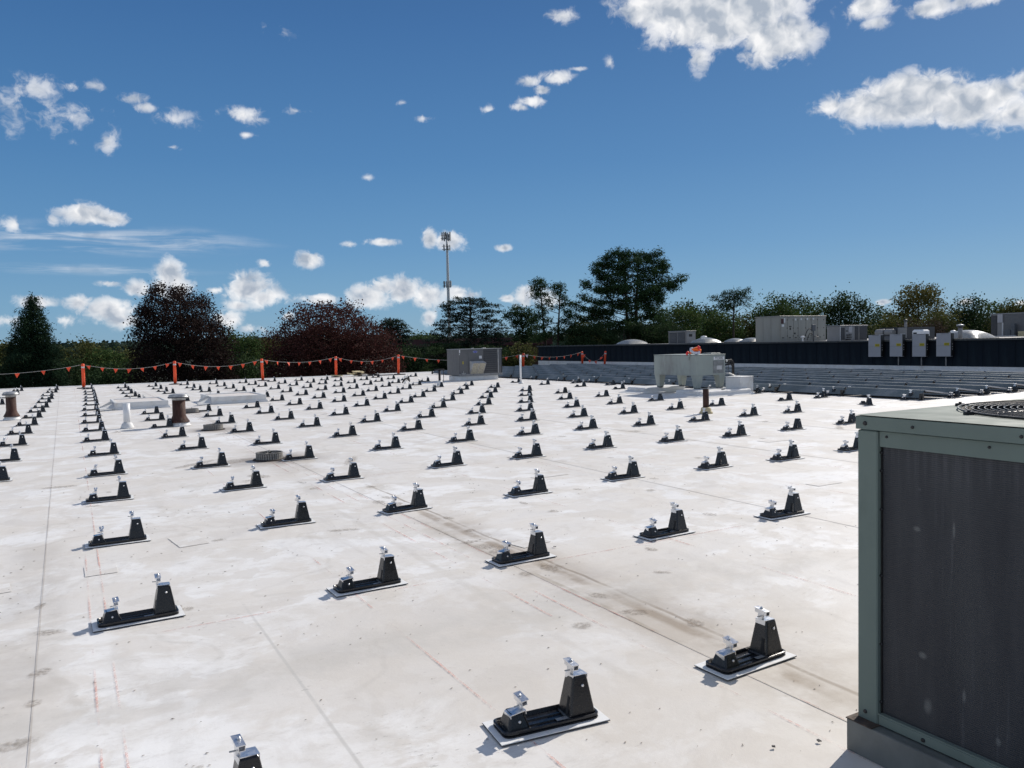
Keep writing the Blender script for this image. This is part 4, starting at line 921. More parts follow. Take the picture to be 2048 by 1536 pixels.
# domed skylights
for k, (x, y, r_, h_, lab) in enumerate(((36.9, 47.0, .95, .34, 'leftmost white domed skylight on the upper roof, before the big pine'), (36.6, 38.9, .80, .32, 'domed skylight right of the small louvred condenser'), (39.9, 39.55, .62, .24, 'left one of two touching domed skylights beside the air handler'), (39.9, 38.1, .66, .25, 'right one of two touching domed skylights beside the air handler'), (35.6, 21.1, .92, .36, 'pale domed skylight right of the four grey wall cabinets'))):
    t = empty('domed_skylight', (x, y, 1.39), 0, lab, 'skylight', 'domed skylights on the upper roof')
    MB().bbox(-r_, r_, -r_, r_, 0, .06, .01).build('curb', M['coping'], t)
    n = 10; d = MB(); vs = []; fs = []
    for i in range(n+1):
        for j in range(n+1):
            u_, v_ = -1+2*i/n, -1+2*j/n; vs.append((u_*r_*.97, v_*r_*.97, .061+h_*(max(0, (1-abs(u_)**2.2)*(1-abs(v_)**2.2)))**.6))
    fs = [(i*(n+1)+j, (i+1)*(n+1)+j, (i+1)*(n+1)+j+1, i*(n+1)+j+1) for i in range(n) for j in range(n)]
    d.add(vs, fs, True); d.build('dome', M['dome'], t)
# four wall cabinets
for k, (y0, y1, zt, zb) in enumerate(((22.36, 22.98, 1.68, .715), (21.33, 21.93, 1.69, .73), (20.27, 20.88, 1.68, .73), (19.20, 19.82, 1.69, .74))):
    t = empty('wall_cabinet', (31.28, (y0+y1)/2, zb), 0, '%s light grey cabinet with yellow sticker on the dark wall' % ['Leftmost', 'Second from left', 'Third from left', 'Rightmost'][k], 'electrical cabinet', 'four grey cabinets on the dark wall')
    hw = (y1-y0)/2; hh = zt-zb
    q = MB(); q.bbox(0, .135, -hw, hw, 0, hh, .008); q.build('body', M['invgrey'], t)
    q = MB(); q.box(-.006, -.0005, -hw+.005, hw-.005, hh*.46, hh*.465); q.build('panel_joint', M['carrier'], t)
    q = MB(); q.box(-.008, -.0005, -hw+.06, -hw+.28, hh*.47, hh*.59); st = q.build('sticker', M['yellow'], t)
    for zz in (.495, .525, .555):
        q = MB(); q.box(-.0095, -.0083, -hw+.08, -hw+.25, hh*zz, hh*(zz+.012)); q.build('sticker_line', M['inkblack'], st)
    q = MB(); q.box(.136, .20, -hw+.03, hw-.03, .04, hh-.04); q.build('bracket', M['screw'], t)
    q = MB(); q.box(-.003, .16, -hw-.035, -hw-.001, .02, hh-.01); sd_ = q.build('side_fins', M['inkblack'], t)
    q = MB(); q.box(0, .15, -hw-.036, -hw+.10, hh+.0005, hh+.012); q.build('top_cover', M['pad'], t)
    q = MB(); q.box(-.007, -.0005, -hw+.08, hw-.2, hh-.035, hh-.02); q.build('vent_slot', M['carrier'], t)
    for zz in (.3, .4, .52):
        q = MB(); q.box(.02, .05, -hw-.05, -hw-.036, hh*zz, hh*zz+.03); q.build('cable_gland', M['greytrim'], sd_)
    if k: 
        q = MB(); q.tube([(.10, -.05, -.001), (.10, -.05, -(zb-.33))], .025, 8); q.build('conduit', M['midgrey'], t)
# units behind the cabinets
t = empty('twin_drum_unit', (38.6, 26.0, 1.40), 0, 'dark rooftop unit with two grey drums behind the wall cabinets', 'rooftop unit')
b = MB(); b.box(-.10, 2.3, 0, 1.6, 0, .66); b.build('cabinet', M['coilgrey'], t)
for k in range(2):
    q = MB(); q.lathe((-.28, .85+.55*k, .40), [(.17, -.24), (.18, -.22), (.18, .22), (.17, .24)], 16, axis=(0, 1, 0)); q.build('drum', M['midgrey'], t)
    q = MB(); q.box(-.42, -.16, .60+.55*k, 1.08+.55*k, 0, .215); q.build('drum_stand', M['carrier'], t)
q = MB(); q.box(-.13, -.101, -.0, .5, .10, .64); q.build('side_panel', M['midgrey'], t)
t = empty('flue_pipe', (41.8, 28.3, 1.40), 0, 'tall thin grey flue pipe behind the second wall cabinet', 'flue pipe')
MB().lathe((0, 0, 0), [(.07, 0), (.07, 1.05)], 12).build('pipe', M['midgrey'], t)
MB().lathe((0, 0, 1.05), [(.12, 0), (.12, .05), (.02, .10)], 12).build('cap', M['coping'], t)
t = empty('white_fan_housing', (36.9, 24.2, 1.40), 0, 'small rounded white fan housing behind the third wall cabinet', 'fan housing')
b = MB(); b.bbox(-.25, .35, -.30, .30, .18, .50, .07); b.build('housing', M['pvc'], t)
b = MB(); b.box(-.2, .3, -.25, .25, 0, .18); b.build('base', M['pvc'], t)
b = MB(); b.box(-.262, -.2505, .02, .20, .22, .36); b.build('opening', M['screw'], t)
t = empty('mushroom_vent', (37.5, 22.9, 1.39), 0, 'low white mushroom vent above the rightmost wall cabinet', 'roof vent', 'small vents on the upper roof')
MB().lathe((0, 0, 0), [(.06, 0), (.06, .36)], 10).build('stem', M['midgrey'], t)
MB().lathe((0, 0, .36), [(.10, -.03), (.15, 0), (.10, .06), (.02, .08)], 14).build('cap', M['pvc'], t)
t = empty('capped_vent', (33.0, 19.85, 1.39), 0, 'grey vent stack with flat white cap left of the pale skylight', 'roof vent')
MB().lathe((0, 0, 0), [(.085, 0), (.085, .50)], 14).build('pipe', M['midgrey'], t)
MB().lathe((0, 0, .50), [(.09, 0), (.10, .05), (.13, .06), (.145, .07), (.145, .11)], 16).build('collar', M['coping'], t)
MB().lathe((0, 0, .612), [(.15, 0), (.145, .025), (.05, .05)], 16).build('cap', M['pvc'], t)
# unit at the right border
t = cabinet('border_rooftop_unit', 'wide dark grey rooftop unit at the right border of the picture', 'rooftop unit', 40.0, 19.0, 4.5, 3.52, 1.45, 2.60, 'midgrey')
t.location = (40.0, 19.0, 1.45)
for (x0, x1, y0, y1, z0, z1, mt, nm) in ((-.03, -.001, 3.22, 3.50, .05, 1.05, 'coilgrey', 'coil_bay'), (-.09, -.031, 2.92, 3.16, .70, 1.10, 'invgrey', 'control_box'), (-.03, -.001, .1, 2.88, .04, 1.08, 'carrier', 'side_panel'), (-.05, -.031, 2.9, 2.97, .0, .69, 'greytrim', 'conduit'), (-.30, -.10, 2.2, 3.5, .02, .06, 'greytrim', 'ledge'), (-.28, -.12, 2.25, 2.42, .061, .62, 'antdark', 'stack'), (-.28, -.10, 2.45, 2.7, .061, .34, 'antdark', 'valve_box'), (-.26, -.10, 1.75, 2.1, .0, .26, 'cream', 'wooden_block')):
    q = MB(); q.box(x0, x1, y0, y1, z0, z1); q.build(nm, M[mt], t)
a = far_point(945, 700, 104)
tb = empty('dark_red_building', (a.x, a.y, GZ), -HEAD, 'low building with dark maroon roof edge glimpsed between the far pines', 'building')
b = MB(); b.box(-10.2, 10.2, 0, 9, 0, 6.7); b.build('wall', M['brick'], tb)
b = MB(); b.box(-10.5, 10.5, -.3, 9.3, 6.7, 7.7); b.build('roof_edge', M['maroon'], tb)

# parked cars glimpsed below the roof edge
def car(x, y, rz, mt, label):
    t = empty('parked_car', (x, y, GZ+.02), rz, label, 'car', 'cars parked below the roof edge')
    prof = [(-2.2, .35), (-2.25, .75), (-1.9, .98), (-1.35, 1.05), (-.75, 1.45), (.75, 1.50), (1.45, 1.05), (2.15, .95), (2.25, .6), (2.2, .35)]
    b = MB(); n = len(prof); vs = [(a, s_*(.86 if z < 1.1 else .66), z) for s_ in (-1, 1) for a, z in prof]
    b.add(vs, [tuple(range(n))[::-1], tuple(range(n, 2*n))]+[(i, (i+1) % n, n+(i+1) % n, n+i) for i in range(n)]); b.build('body', mt, t)
    gl_ = MB(); gl_.add([(-1.30, -.70, 1.09), (-.74, -.58, 1.455), (-.74, .58, 1.455), (-1.30, .70, 1.09)], [(0, 1, 2, 3)]); gl_.add([(1.42, -.70, 1.09), (.76, -.58, 1.505), (.76, .58, 1.505), (1.42, .70, 1.09)], [(3, 2, 1, 0)]); gl_.build('windscreen', M['carglass'], t)
    for sx_ in (-1.4, 1.4):
        for sy_ in (-.8, .8):
            q = MB(); q.lathe((sx_, sy_, .32), [(.32, -.1), (.32, .1)], 16, axis=(0, 1, 0)); q.build('wheel', M['tyre'], t)
a = far_point(150, 768, 82); car(a.x, a.y, .3, M['carpaint'], 'silver car glimpsed below the roof left of the first orange post')
a = far_point(243, 766, 84); car(a.x, a.y, .3, M['carred'], 'dark red car glimpsed below the roof right of the first orange post')

# ------------------------------------------------------------------ big condenser in the right foreground
AX, AY, AX1, AY1, AZ = 2.705, 2.035, 4.35, .10, 1.342
t = empty('condenser_cabinet', (0, 0, 0), 0, 'large grey green condenser with dark finned coil in the right foreground', 'condenser unit')
def part(nm, mt, *bx, b=.0, par=None):
    q = MB()
    if b: q.bbox(*bx, b)
    else: q.box(*bx)
    return q.build(nm, M[mt], par or t)
base_m = paint('weathered_base_rail', (.14, .15, .143), .5, vary=.22, scale=5, dirt=(.10, .06, .035), dirt_amt=.15, stretch=(1, 1, .6))
q = MB(); q.bbox(2.660, AX1+.06, AY1-.05, 2.052, .002, .128, .002); br = q.build('base_rail', base_m, t)
rustm = paint('rusty_flange', (.070, .048, .035), .8, vary=.5, scale=25, bump=.4)
q = MB(); q.bbox(2.657, 2.75, 1.94, 2.055, .1285, .1325, .001); q.build('rusty_flange', rustm, br)
q = MB(); q.box(2.663, 2.705, .2, 1.925, .1283, .1300); q.build('rail_flange', base_m, br)
post_ = part('corner_post', 'acgreen', AX, AX+.075, AY-.087, AY, .134, AZ-.058, b=.004)
part('corner_post', 'acgreen', AX, AX+.075, AY1, AY1+.087, .134, AZ-.058, b=.004)
part('rear_panel', 'acgreen', AX+.0755, AX1, AY-.030, AY-.004, .134, AZ-.058)
part('inner_casing', 'well', AX+.070, AX1-.02, AY1+.09, AY-.09, .20, AZ-.20)
part('upper_rail', 'acgreen', AX+.010, AX+.060, AY1+.0875, AY-.0875, AZ-.118, AZ-.058, b=.002)
lr = part('lower_rail', 'acgreen', AX+.004, AX+.058, AY1+.0875, AY-.0875, .134, .170, b=.003)
q = MB(); q.box(AX+.004, AX+.030, AY1+.0875, AY-.0875, .1705, .1760); q.build('rail_lip', M['acgreen'], lr)
part('coil', 'coil', AX+.024, AX+.050, AY1+.088, AY-.095, .171, AZ-.1185)
part('coil_edge', 'inkblack', AX+.020, AX+.050, AY-.0945, AY-.0878, .171, AZ-.1185)
# top: deep lip all round, sheet with a round opening
cx, cy, fr_ = 3.43, 1.475, .50
q = MB(); lip = .055
q.bbox(AX-.004, AX+.012, AY1-.01, AY+.006, AZ-lip, AZ-.004, .0015); q.build('cap_lip', M['acgreen'], t)
q = MB(); q.bbox(AX+.0125, AX1, AY-.010, AY+.006, AZ-lip, AZ-.004, .0015); q.build('cap_lip', M['acgreen'], t)
q = MB(); n = 64; vs = []; x0, x1, y0, y1 = AX-.004, AX1, AY1-.01, AY+.006
for i in range(n):
    a = 2*math.pi*i/n; vs.append((cx+fr_*math.cos(a), cy+fr_*math.sin(a), AZ))
for i in range(n):
    a = 2*math.pi*i/n; dx, dy = math.cos(a), math.sin(a)
    s_ = min([(x1-cx)/dx if dx > 1e-6 else 9, (x0-cx)/dx if dx < -1e-6 else 9, (y1-cy)/dy if dy > 1e-6 else 9, (y0-cy)/dy if dy < -1e-6 else 9])
    vs.append((cx+dx*s_, cy+dy*s_, AZ))
corner = [(x0, y0), (x1, y0), (x1, y1), (x0, y1)]
fs = [(i, n+i, n+(i+1) % n, (i+1) % n) for i in range(n)]
o_ = len(vs)
for c_ in corner:                                   # close the four corners of the sheet
    a = math.atan2(c_[1]-cy, c_[0]-cx) % (2*math.pi); i = int(a/(2*math.pi)*n) % n
    vs.append((*c_, AZ)); fs.append((n+i, len(vs)-1, n+(i+1) % n))
lo = len(vs); vs += [(v_[0], v_[1], AZ-.0038) for v_ in vs[:lo]]
fs2 = [tuple(reversed([k+lo for k in f])) for f in fs]
fs += fs2 + [(i, (i+1) % n, lo+(i+1) % n, lo+i) for i in range(n)]
q.add(vs, fs); q.build('top_sheet', M['acgreen'], t)
q = MB(); q.lathe((cx, cy, AZ), [(fr_+.002, .0004), (fr_+.002, .004), (fr_-.006, .005), (fr_-.008, -.10)], 64, cap0=False, cap1=False); q.build('fan_shroud', M['well'], t)
q = MB(); q.lathe((cx, cy, AZ-.20), [(fr_-.01, 0), (fr_-.01, .099)], 48, cap1=False); q.build('fan_well', M['well'], t)
grille = empty('grille', (0, 0, 0)); grille.parent = t
zc = AZ+.014
for k in range(19):
    rr_ = .085+.0222*k; n = 56 if k > 6 else 32
    hump = .008*(1-(rr_/fr_)**2)
    q = MB(); q.tube([(cx+rr_*math.cos(2*math.pi*i/n), cy+rr_*math.sin(2*math.pi*i/n), zc-.008+hump) for i in range(n)], .0022, 5, closed=True); q.build('grille_ring', M['wire'], grille)
q = MB(); q.tube([(cx+(fr_+.012)*math.cos(2*math.pi*i/64), cy+(fr_+.012)*math.sin(2*math.pi*i/64), AZ+.008) for i in range(64)], .0032, 5, closed=True); q.build('grille_ring', M['wire'], grille)
for k in range(8):
    a = 2*math.pi*k/8+.22
    q = MB(); q.tube([(cx+r_*math.cos(a), cy+r_*math.sin(a), z_) for r_, z_ in ((.03, zc+.004), (.25, zc), (fr_-.02, zc-.012), (fr_+.012, AZ+.008), (fr_+.030, AZ+.004))], .0028, 5); q.build('grille_spoke', M['wire'], grille)
    q = MB(); q.bbox(-.018, .018, -.010, .010, 0, .012, .003); q.lathe((0, 0, .012), [(.006, 0), (.006, .006)], 8); o = q.build('hold_down_clip', M['screw'], grille, (cx+(fr_+.030)*math.cos(a), cy+(fr_+.030)*math.sin(a), AZ+.0006)); o.rotation_euler = (0, 0, a)
q = MB(); q.lathe((cx, cy, zc-.004), [(.075, 0), (.075, .006), (.05, .012)], 24); q.build('grille_hub', M['wire'], grille)
fan = empty('fan', (cx, cy, AZ-.085)); fan.parent = t
MB().lathe((0, 0, 0), [(.085, -.06), (.085, .03), (.05, .045)], 20).build('motor', M['well'], fan)
for k in range(4):
    a0 = math.pi/2*k+.4; q = MB(); vs = []
    for i in range(6):
        r_ = .08+.37*i/5
        for j, (da, dz) in enumerate(((-.42, -.045), (0, 0), (.42, .045))): vs.append((r_*math.cos(a0+da*(1.1-.3*i/5)), r_*math.sin(a0+da*(1.1-.3*i/5)), dz))
    q.add(vs, [(i*3+j, (i+1)*3+j, (i+1)*3+j+1, i*3+j+1) for i in range(5) for j in range(2)], True); q.build('fan_blade', M['fan'], fan)
def screw(x, y, z, r_=.007, ax=(-1, 0, 0)):
    q = MB(); q.lathe((0, 0, 0), [(r_*1.35, 0), (r_*1.35, .0015), (r_, .002), (r_, .006)], 10, axis=ax); q.build('screw_head', M['screw'], t, (x, y, z))
for y in (1.998, 1.80, 1.42, 1.05, .6): screw(AX-.0042, y, AZ-.031, .0066 if y > 1.9 else .0045)
for y in (1.915, 1.53, 1.2): screw(AX+.0098, y, AZ-.078, .0038)
for z in (1.20, 1.13, .98, .72, .45, .22): screw(AX+.0198, AY-.0910, z, .0045)
for y in (1.76, 1.30): screw(AX+.0038, y, .150, .006)
screw(AX-.0002, AY-.035, .165, .006)
q = MB(); q.bbox(-.03, .03, -.014, .014, 0, .010, .003); q.build('cap_bracket', M['screw'], t, (4.05, 1.93, AZ+.0006))

# ------------------------------------------------------------------ cell tower
a = far_point(897, 600, 234); tx, ty = a.x, a.y
t = empty('cell_tower', (tx, ty, GZ-2), 0, 'slender white monopole cell tower with two rings of antennas', 'cell tower')
zt_ = far_point(893, 472, 234).z-(GZ-2); zl_ = far_point(896, 567, 234).z-(GZ-2); zm_ = far_point(893, 494, 234).z-(GZ-2)
q = MB(); q.lathe((0, 0, 0), [(.50, 0), (.42, zl_), (.32, zm_), (.24, zt_)], 14); q.build('pole', M['tower'], t)
for (zz, rad, n, hh, par) in ((zt_-.2, 1.75, 12, 2.5, 'antenna_platform'), (zm_-.2, 1.5, 6, 1.7, 'lower_platform'), (zl_-.2, 1.55, 9, 2.0, 'middle_platform')):
    pf = MB(); pf.tube([(rad*math.cos(2*math.pi*i/3+.5), rad*math.sin(2*math.pi*i/3+.5), zz-.5) for i in range(3)], .09, 6, closed=True)
    pf.tube([(rad*math.cos(2*math.pi*i/3+.5), rad*math.sin(2*math.pi*i/3+.5), zz+.4) for i in range(3)], .07, 6, closed=True)
    for k in range(3):
        an = 2*math.pi*k/3+.5; pf.tube([(0, 0, zz-.5), (rad*math.cos(an), rad*math.sin(an), zz-.5)], .1, 6)
    pfo = pf.build(par, M['tower'], t)
    for k in range(n):
        s_ = (k+.5)/n*3; i = int(s_); f_ = .08+.84*(s_-i)
        A_ = Vector((math.cos(2*math.pi*i/3+.5), math.sin(2*math.pi*i/3+.5), 0)); B_ = Vector((math.cos(2*math.pi*(i+1)/3+.5), math.sin(2*math.pi*(i+1)/3+.5), 0))
        pp = (A_*(1-f_)+B_*f_)*rad*1.08; out = (A_+B_).normalized()
        q = MB(); q.obox((0, 0, 0), out, (-out.y, out.x, 0), (0, 0, 1), .09, .16, hh/2*rng.uniform(.8, 1.05)); q.build('antenna', M['antenna' if k % 3 else 'antdark'], pfo, (pp.x, pp.y, zz+rng.uniform(-.15, .2)))
q = MB()
for k in range(5): q.obox((.4*math.cos(k*1.3), .4*math.sin(k*1.3), zt_-.2+.3*(k % 3)), (1, 0, 0), (0, 1, 0), (0, 0, 1), .16, .12, .28)
q.build('radio_boxes', M['antdark'], t)

# ------------------------------------------------------------------ trees
def leaf_mesh(name, pads, unit, leaf, cover, style, mt, parent, seed):
    """pads: (x, y, z, rx, ry, rz) in metres from the tree foot, in the frame right / ahead / up. Fills them with small leaf faces in clumps."""
    r_ = np.random.default_rng(seed); P = []; S = []; NRM = []
    for (x, y, z, rx, ry, rz) in pads:
        n = int(cover*(3.8 if style != 'broad' else 3.2)*4*rx*rz/(leaf*leaf))
        n = max(10, min(n, 8000))
        ncl = max(3, n//(20 if style in ('pine', 'cedar', 'spruce') else 14))
        d = r_.normal(size=(ncl, 3)); d /= np.linalg.norm(d, axis=1)[:, None]
        c_ = d*(r_.random((ncl, 1))**.42)*np.array([rx, ry, rz])
        k = r_.integers(0, ncl, n)
        sp = leaf*(1.9 if style in ('pine', 'cedar', 'spruce') else 2.1)
        off = r_.normal(size=(n, 3))*sp*np.array([1, 1, .28 if style == 'cedar' else (.6 if style == 'pine' else .85)])
        q = c_[k]+off*(1.15 if style == 'broad' else .95)+np.array([x, y, z]); P.append(q)
        S.append(leaf*r_.uniform(.6, 1.25, n))
        nr = r_.normal(size=(n, 3)); nr[:, 2] += .9 if style != 'spruce' else 0
        NRM.append(nr/np.linalg.norm(nr, axis=1)[:, None])
    P = np.concatenate(P); S = np.concatenate(S)[:, None]; N_ = np.concatenate(NRM); n = len(P)
    T = np.cross(N_, r_.normal(size=(n, 3))); T /= np.linalg.norm(T, axis=1)[:, None]; B_ = np.cross(N_, T)
    asp = (1.25, .30) if style in ('pine', 'cedar', 'spruce') else (.75, .48)
    T = T*S*asp[0]; B_ = B_*S*asp[1]
    V = np.stack([P-T, P-B_*1.0+T*.15, P+T, P+B_*1.0+T*.15], 1).reshape(-1, 3)
    # frame: right, ahead, up
    W_ = V[:, 0:1]*np.array(right_h)[None]+V[:, 1:2]*np.array(fwd_h)[None]; W_[:, 2] = V[:, 2]
    me = bpy.data.meshes.new(name); me.vertices.add(4*n); me.vertices.foreach_set('co', W_.astype(np.float32).ravel())
    me.loops.add(4*n); me.loops.foreach_set('vertex_index', np.arange(4*n, dtype=np.int32))
    me.polygons.add(n); me.polygons.foreach_set('loop_start', np.arange(0, 4*n, 4, dtype=np.int32)); me.update(calc_edges=True); me.validate()
    me.materials.append(mt); o = bpy.data.objects.new(name, me); col.objects.link(o); o.parent = parent; return o
def inside(poly, x, y):
    c_ = False; n = len(poly)
    for i in range(n):
        x1, y1 = poly[i]; x2, y2 = poly[(i+1) % n]
        if (y1 > y) != (y2 > y) and x < (x2-x1)*(y-y1)/(y2-y1)+x1: c_ = not c_
    return c_
def tree(name, label, u0, dist, leaf_px, style, mt, pads_px=(), polys=(), pad=12, flat=.6, dens=1.0, cover=1.6, trunks=((0, 0),), vtop=None, seed=1, group=None, depth=1.0, tr=.16, limbs=26, cat='tree'):
    """pads_px / polys give the crown's silhouette at its own distance; the crown gets real depth as well."""
    r_ = np.random.default_rng(seed); foot = far_point(u0, 700, dist); foot.z = GZ
    t = empty(name, foot, 0, label, cat, group)
    mpp = dist/F_PX
    def loc(u, v):
        w_ = far_point(u, v, dist); return ((w_-Vector((foot.x, foot.y, 0))).dot(right_h), w_.z-GZ)
    pads = []
    for (u, v, rx, ry) in pads_px:
        x, z = loc(u, v); pads.append((x, r_.normal(0, .5)*rx*mpp*depth*1.6, z, rx*mpp, rx*mpp*1.1, ry*mpp))
    for (poly, dn) in polys:
        us = [q_[0] for q_ in poly]; vs = [q_[1] for q_ in poly]
        area = 0.5*abs(sum(poly[i][0]*poly[(i+1) % len(poly)][1]-poly[(i+1) % len(poly)][0]*poly[i][1] for i in range(len(poly))))
        n = int(area/(pad*pad*flat)*.75*dn*dens); cu_ = (min(us)+max(us))/2; hw = (max(us)-min(us))/2
        tries = 0; k = 0
        while k < n and tries < n*30:
            tries += 1; u = r_.uniform(min(us), max(us)); v = r_.uniform(min(vs), max(vs))
            if not inside(poly, u, v): continue
            k += 1; f_ = math.sqrt(max(0.05, 1-((u-cu_)/hw)**2)); pr = pad*r_.uniform(.65, 1.25)
            x, z = loc(u, v); pads.append((x, r_.uniform(-1, 1)*f_*hw*mpp*.85*depth, z, pr*mpp, pr*mpp, pr*flat*mpp))
    leaf_mesh('crown', pads, mpp, leaf_px*1.02*mpp, cover, style, mt, t, seed)
    # trunk and limbs
    b = MB(); topv = vtop if vtop else min(v for (u, v) in (polys[0][0] if polys else [(q_[0], q_[1]) for q_ in pads_px]))+12
    stems = []
    for (du, lean) in trunks:
        x0, zt2 = loc(u0+du+lean, topv); xb = loc(u0+du, 700)[0]
        pts = [((xb+(x0-xb)*s_+math.sin(s_*5+du)*.12), 0, zt2*s_) for s_ in np.linspace(0, 1, 7)]
        b.tube([right_h*q_[0]+fwd_h*q_[1]+Vector((0, 0, q_[2])) for q_ in pts], [tr*(1.25-1.05*s_)+.02 for s_ in np.linspace(0, 1, 7)], 7); stems.append((xb, x0, zt2))
    tk = b.build('trunk', M['trunk'], t)
    idx = r_.permutation(len(pads))[:limbs]
    lb_ = MB()
    for i in idx:
        x, y, z = pads[i][:3]; xb, x0, zt2 = stems[int(r_.integers(0, len(stems)))]
        zs = max(1.0, min(zt2*.96, z-abs(x)*(.35 if style != 'spruce' else -.1)-.3)); s_ = zs/zt2; xs = xb+(x0-xb)*s_
        mid_ = ((xs+x)/2, y*.45, (zs+z)/2-(.05 if style in ('pine', 'cedar') else -.15)*abs(x-xs))
        pts = [(xs, 0, zs), mid_, (x, y, z)]
        lb_.tube([right_h*q_[0]+fwd_h*q_[1]+Vector((0, 0, q_[2])) for q_ in pts], [tr*.42*(1.1-s_)+.02, tr*.25*(1.1-s_)+.015, .012], 5)
    if len(idx): lb_.build('limbs', M['trunk'], t)
    return t

# spruce at the far left
pp = []; r_ = np.random.default_rng(5)
v = 594.0; k = 0
while v < 775:
    hw = 3+(v-592)*.47*(1 if v < 700 else .9)
    for s_ in (-1, 1):
        tip = hw*r_.uniform(.78, 1.08)
        sc = min(1, .28+hw/32)
        for f_ in np.linspace(.12, 1, max(2, int(tip/7))): pp.append((64+s_*tip*f_+r_.normal(0, 1), v+f_*7+r_.normal(0, 1.2), (7.0*(1.15-.5*f_)+.5)*sc, 3.6*sc))
    pp.append((64, v+3, 1.5+hw*.3, 5*sc)); v += 5.6*max(.6, sc); k += 1
tree('spruce_tree', 'dark conical spruce tree at the far left beyond the roof edge', 65, 52, 2.7, 'spruce', L['spruce'], pads_px=pp, cover=1.5, vtop=592, seed=3, limbs=10, depth=1.6)
# dark purple beech
beech = [(268, 775), (270, 735), (280, 700), (270, 668), (278, 640), (288, 618), (300, 596), (318, 583), (338, 574), (360, 578), (380, 590), (398, 602), (408, 622), (422, 636), (438, 652), (448, 672), (446, 695), (456, 720), (470, 745), (470, 775)]
tree('beech_tree', 'broad dark purple leaved tree between the spruce and the red maple', 362, 62, 2.9, 'broad', L['beech'], polys=((beech, 1.25),), pad=7, flat=.85, cover=1.15, seed=8, limbs=60)
# red maple
mp = [(535, 775), (528, 735), (545, 700), (538, 672), (562, 660), (585, 662), (592, 640), (598, 622), (620, 612), (650, 614), (668, 608), (700, 609), (716, 614), (712, 630), (722, 640), (742, 640), (758, 655), (778, 662), (792, 675), (798, 700), (806, 730), (815, 775)]
tree('red_maple_tree', 'spreading dark red maple with open branches beyond the roof edge', 665, 60, 3.0, 'broad', L['maple'], polys=((mp, .72), ([(595, 640), (585, 620), (600, 612), (640, 612), (650, 640)], .25), ([(560, 775), (560, 690), (640, 650), (760, 680), (800, 775)], .8)), pads_px=[(607, 617, 9, 4), (590, 640, 9, 4), (540, 668, 10, 4), (556, 664, 8, 4), (708, 612, 9, 4), (650, 612, 9, 5), (722, 642, 8, 4), (695, 610, 7, 4)], pad=7, flat=.6, cover=1.2, seed=9, limbs=80, tr=.2, vtop=640)
# conifers in the middle
def plates(rows, r_, pr=14, pf=.22, step=12, jit=1.5):
    out = []
    for (ul, ur, v) in rows:
        u = ul
        while u < ur: out.append((u+r_.normal(0, 2), v+r_.normal(0, jit)+abs(u-(ul+ur)/2)*.03, pr*r_.uniform(.7, 1.15), pr*pf*r_.uniform(.8, 1.3))); u += step*r_.uniform(.7, 1.3)
    return out
r2 = np.random.default_rng(21)
tree('small_cedar_tree', 'small dark cedar peeking out right of the red maple', 783, 84, 2.9, 'cedar', L['cedar'], pads_px=plates([(772, 796, 640), (765, 803, 648), (757, 810, 656), (760, 816, 664), (765, 820, 672), (760, 822, 682), (755, 822, 694), (760, 830, 708)], r2, 9, .35, 7), seed=12, cover=1.5, vtop=636)
tree('cedar_of_lebanon', 'large layered cedar with flat branch plates behind the grey rooftop unit', 942, 78, 2.6, 'cedar', L['cedar'], pads_px=plates([(911, 967, 597), (898, 978, 602), (887, 996, 607), (886, 905, 613), (922, 995, 613), (886, 950, 619), (967, 991, 621), (897, 945, 625), (957, 998, 624), (892, 988, 631), (884, 990, 637), (882, 953, 643), (972, 1004, 641), (874, 960, 649), (974, 1010, 650), (871, 1011, 655), (872, 1009, 661), (870, 1002, 667), (867, 1009, 673), (854, 907, 680), (919, 1018, 681), (847, 1008, 687), (848, 1020, 694), (854, 1023, 701), (848, 1018, 709), (847, 1023, 718), (842, 1017, 728), (849, 1020, 740)], r2, 10, .17, 9, 1.0), seed=13, cover=1.35, vtop=600, limbs=90, tr=.2)
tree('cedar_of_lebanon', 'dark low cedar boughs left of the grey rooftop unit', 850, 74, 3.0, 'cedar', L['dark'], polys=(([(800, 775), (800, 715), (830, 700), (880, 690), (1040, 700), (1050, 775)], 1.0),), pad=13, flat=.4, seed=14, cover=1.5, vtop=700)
tree('pine_tree', 'short pine with flat spreading top left of the thin forked pine', 1045, 88, 2.8, 'pine', L['pine'], pads_px=plates([(1032, 1052, 618), (1018, 1070, 626), (1014, 1078, 634), (1024, 1072, 643), (1030, 1078, 654), (1034, 1070, 666), (1030, 1080, 678)], r2, 10, .4, 8), seed=15, cover=1.3, vtop=616, tr=.14)
# thin forked pine: two leaders with tufted boughs
fp = [(1070, 567, 8, 6), (1080, 563, 9, 6), (1088, 572, 8, 6), (1068, 578, 8, 6), (1078, 584, 9, 6), (1090, 588, 9, 5), (1072, 592, 8, 5), (1108, 574, 7, 5), (1116, 571, 8, 6), (1121, 579, 7, 6), (1109, 586, 6, 4), (1117, 592, 7, 5), (1095, 602, 9, 5), (1126, 598, 8, 6), (1124, 608, 9, 6), (1080, 612, 8, 5), (1088, 622, 8, 5), (1104, 612, 8, 4), (1132, 624, 10, 6), (1140, 634, 9, 6), (1076, 632, 10, 5), (1068, 642, 10, 5), (1096, 640, 9, 5), (1128, 644, 10, 6), (1144, 648, 10, 6), (1084, 654, 11, 6), (1064, 658, 11, 6), (1110, 660, 10, 6), (1136, 662, 12, 7), (1092, 670, 12, 7), (1120, 676, 13, 7), (1074, 676, 12, 7)]
tree('pine_tree', 'thin forked pine with tufted boughs left of the biggest pine', 1112, 84, 2.6, 'pine', L['pine'], pads_px=fp, seed=16, cover=1.9, trunks=((-4, -30), (2, 6)), vtop=570, tr=.15, limbs=30)
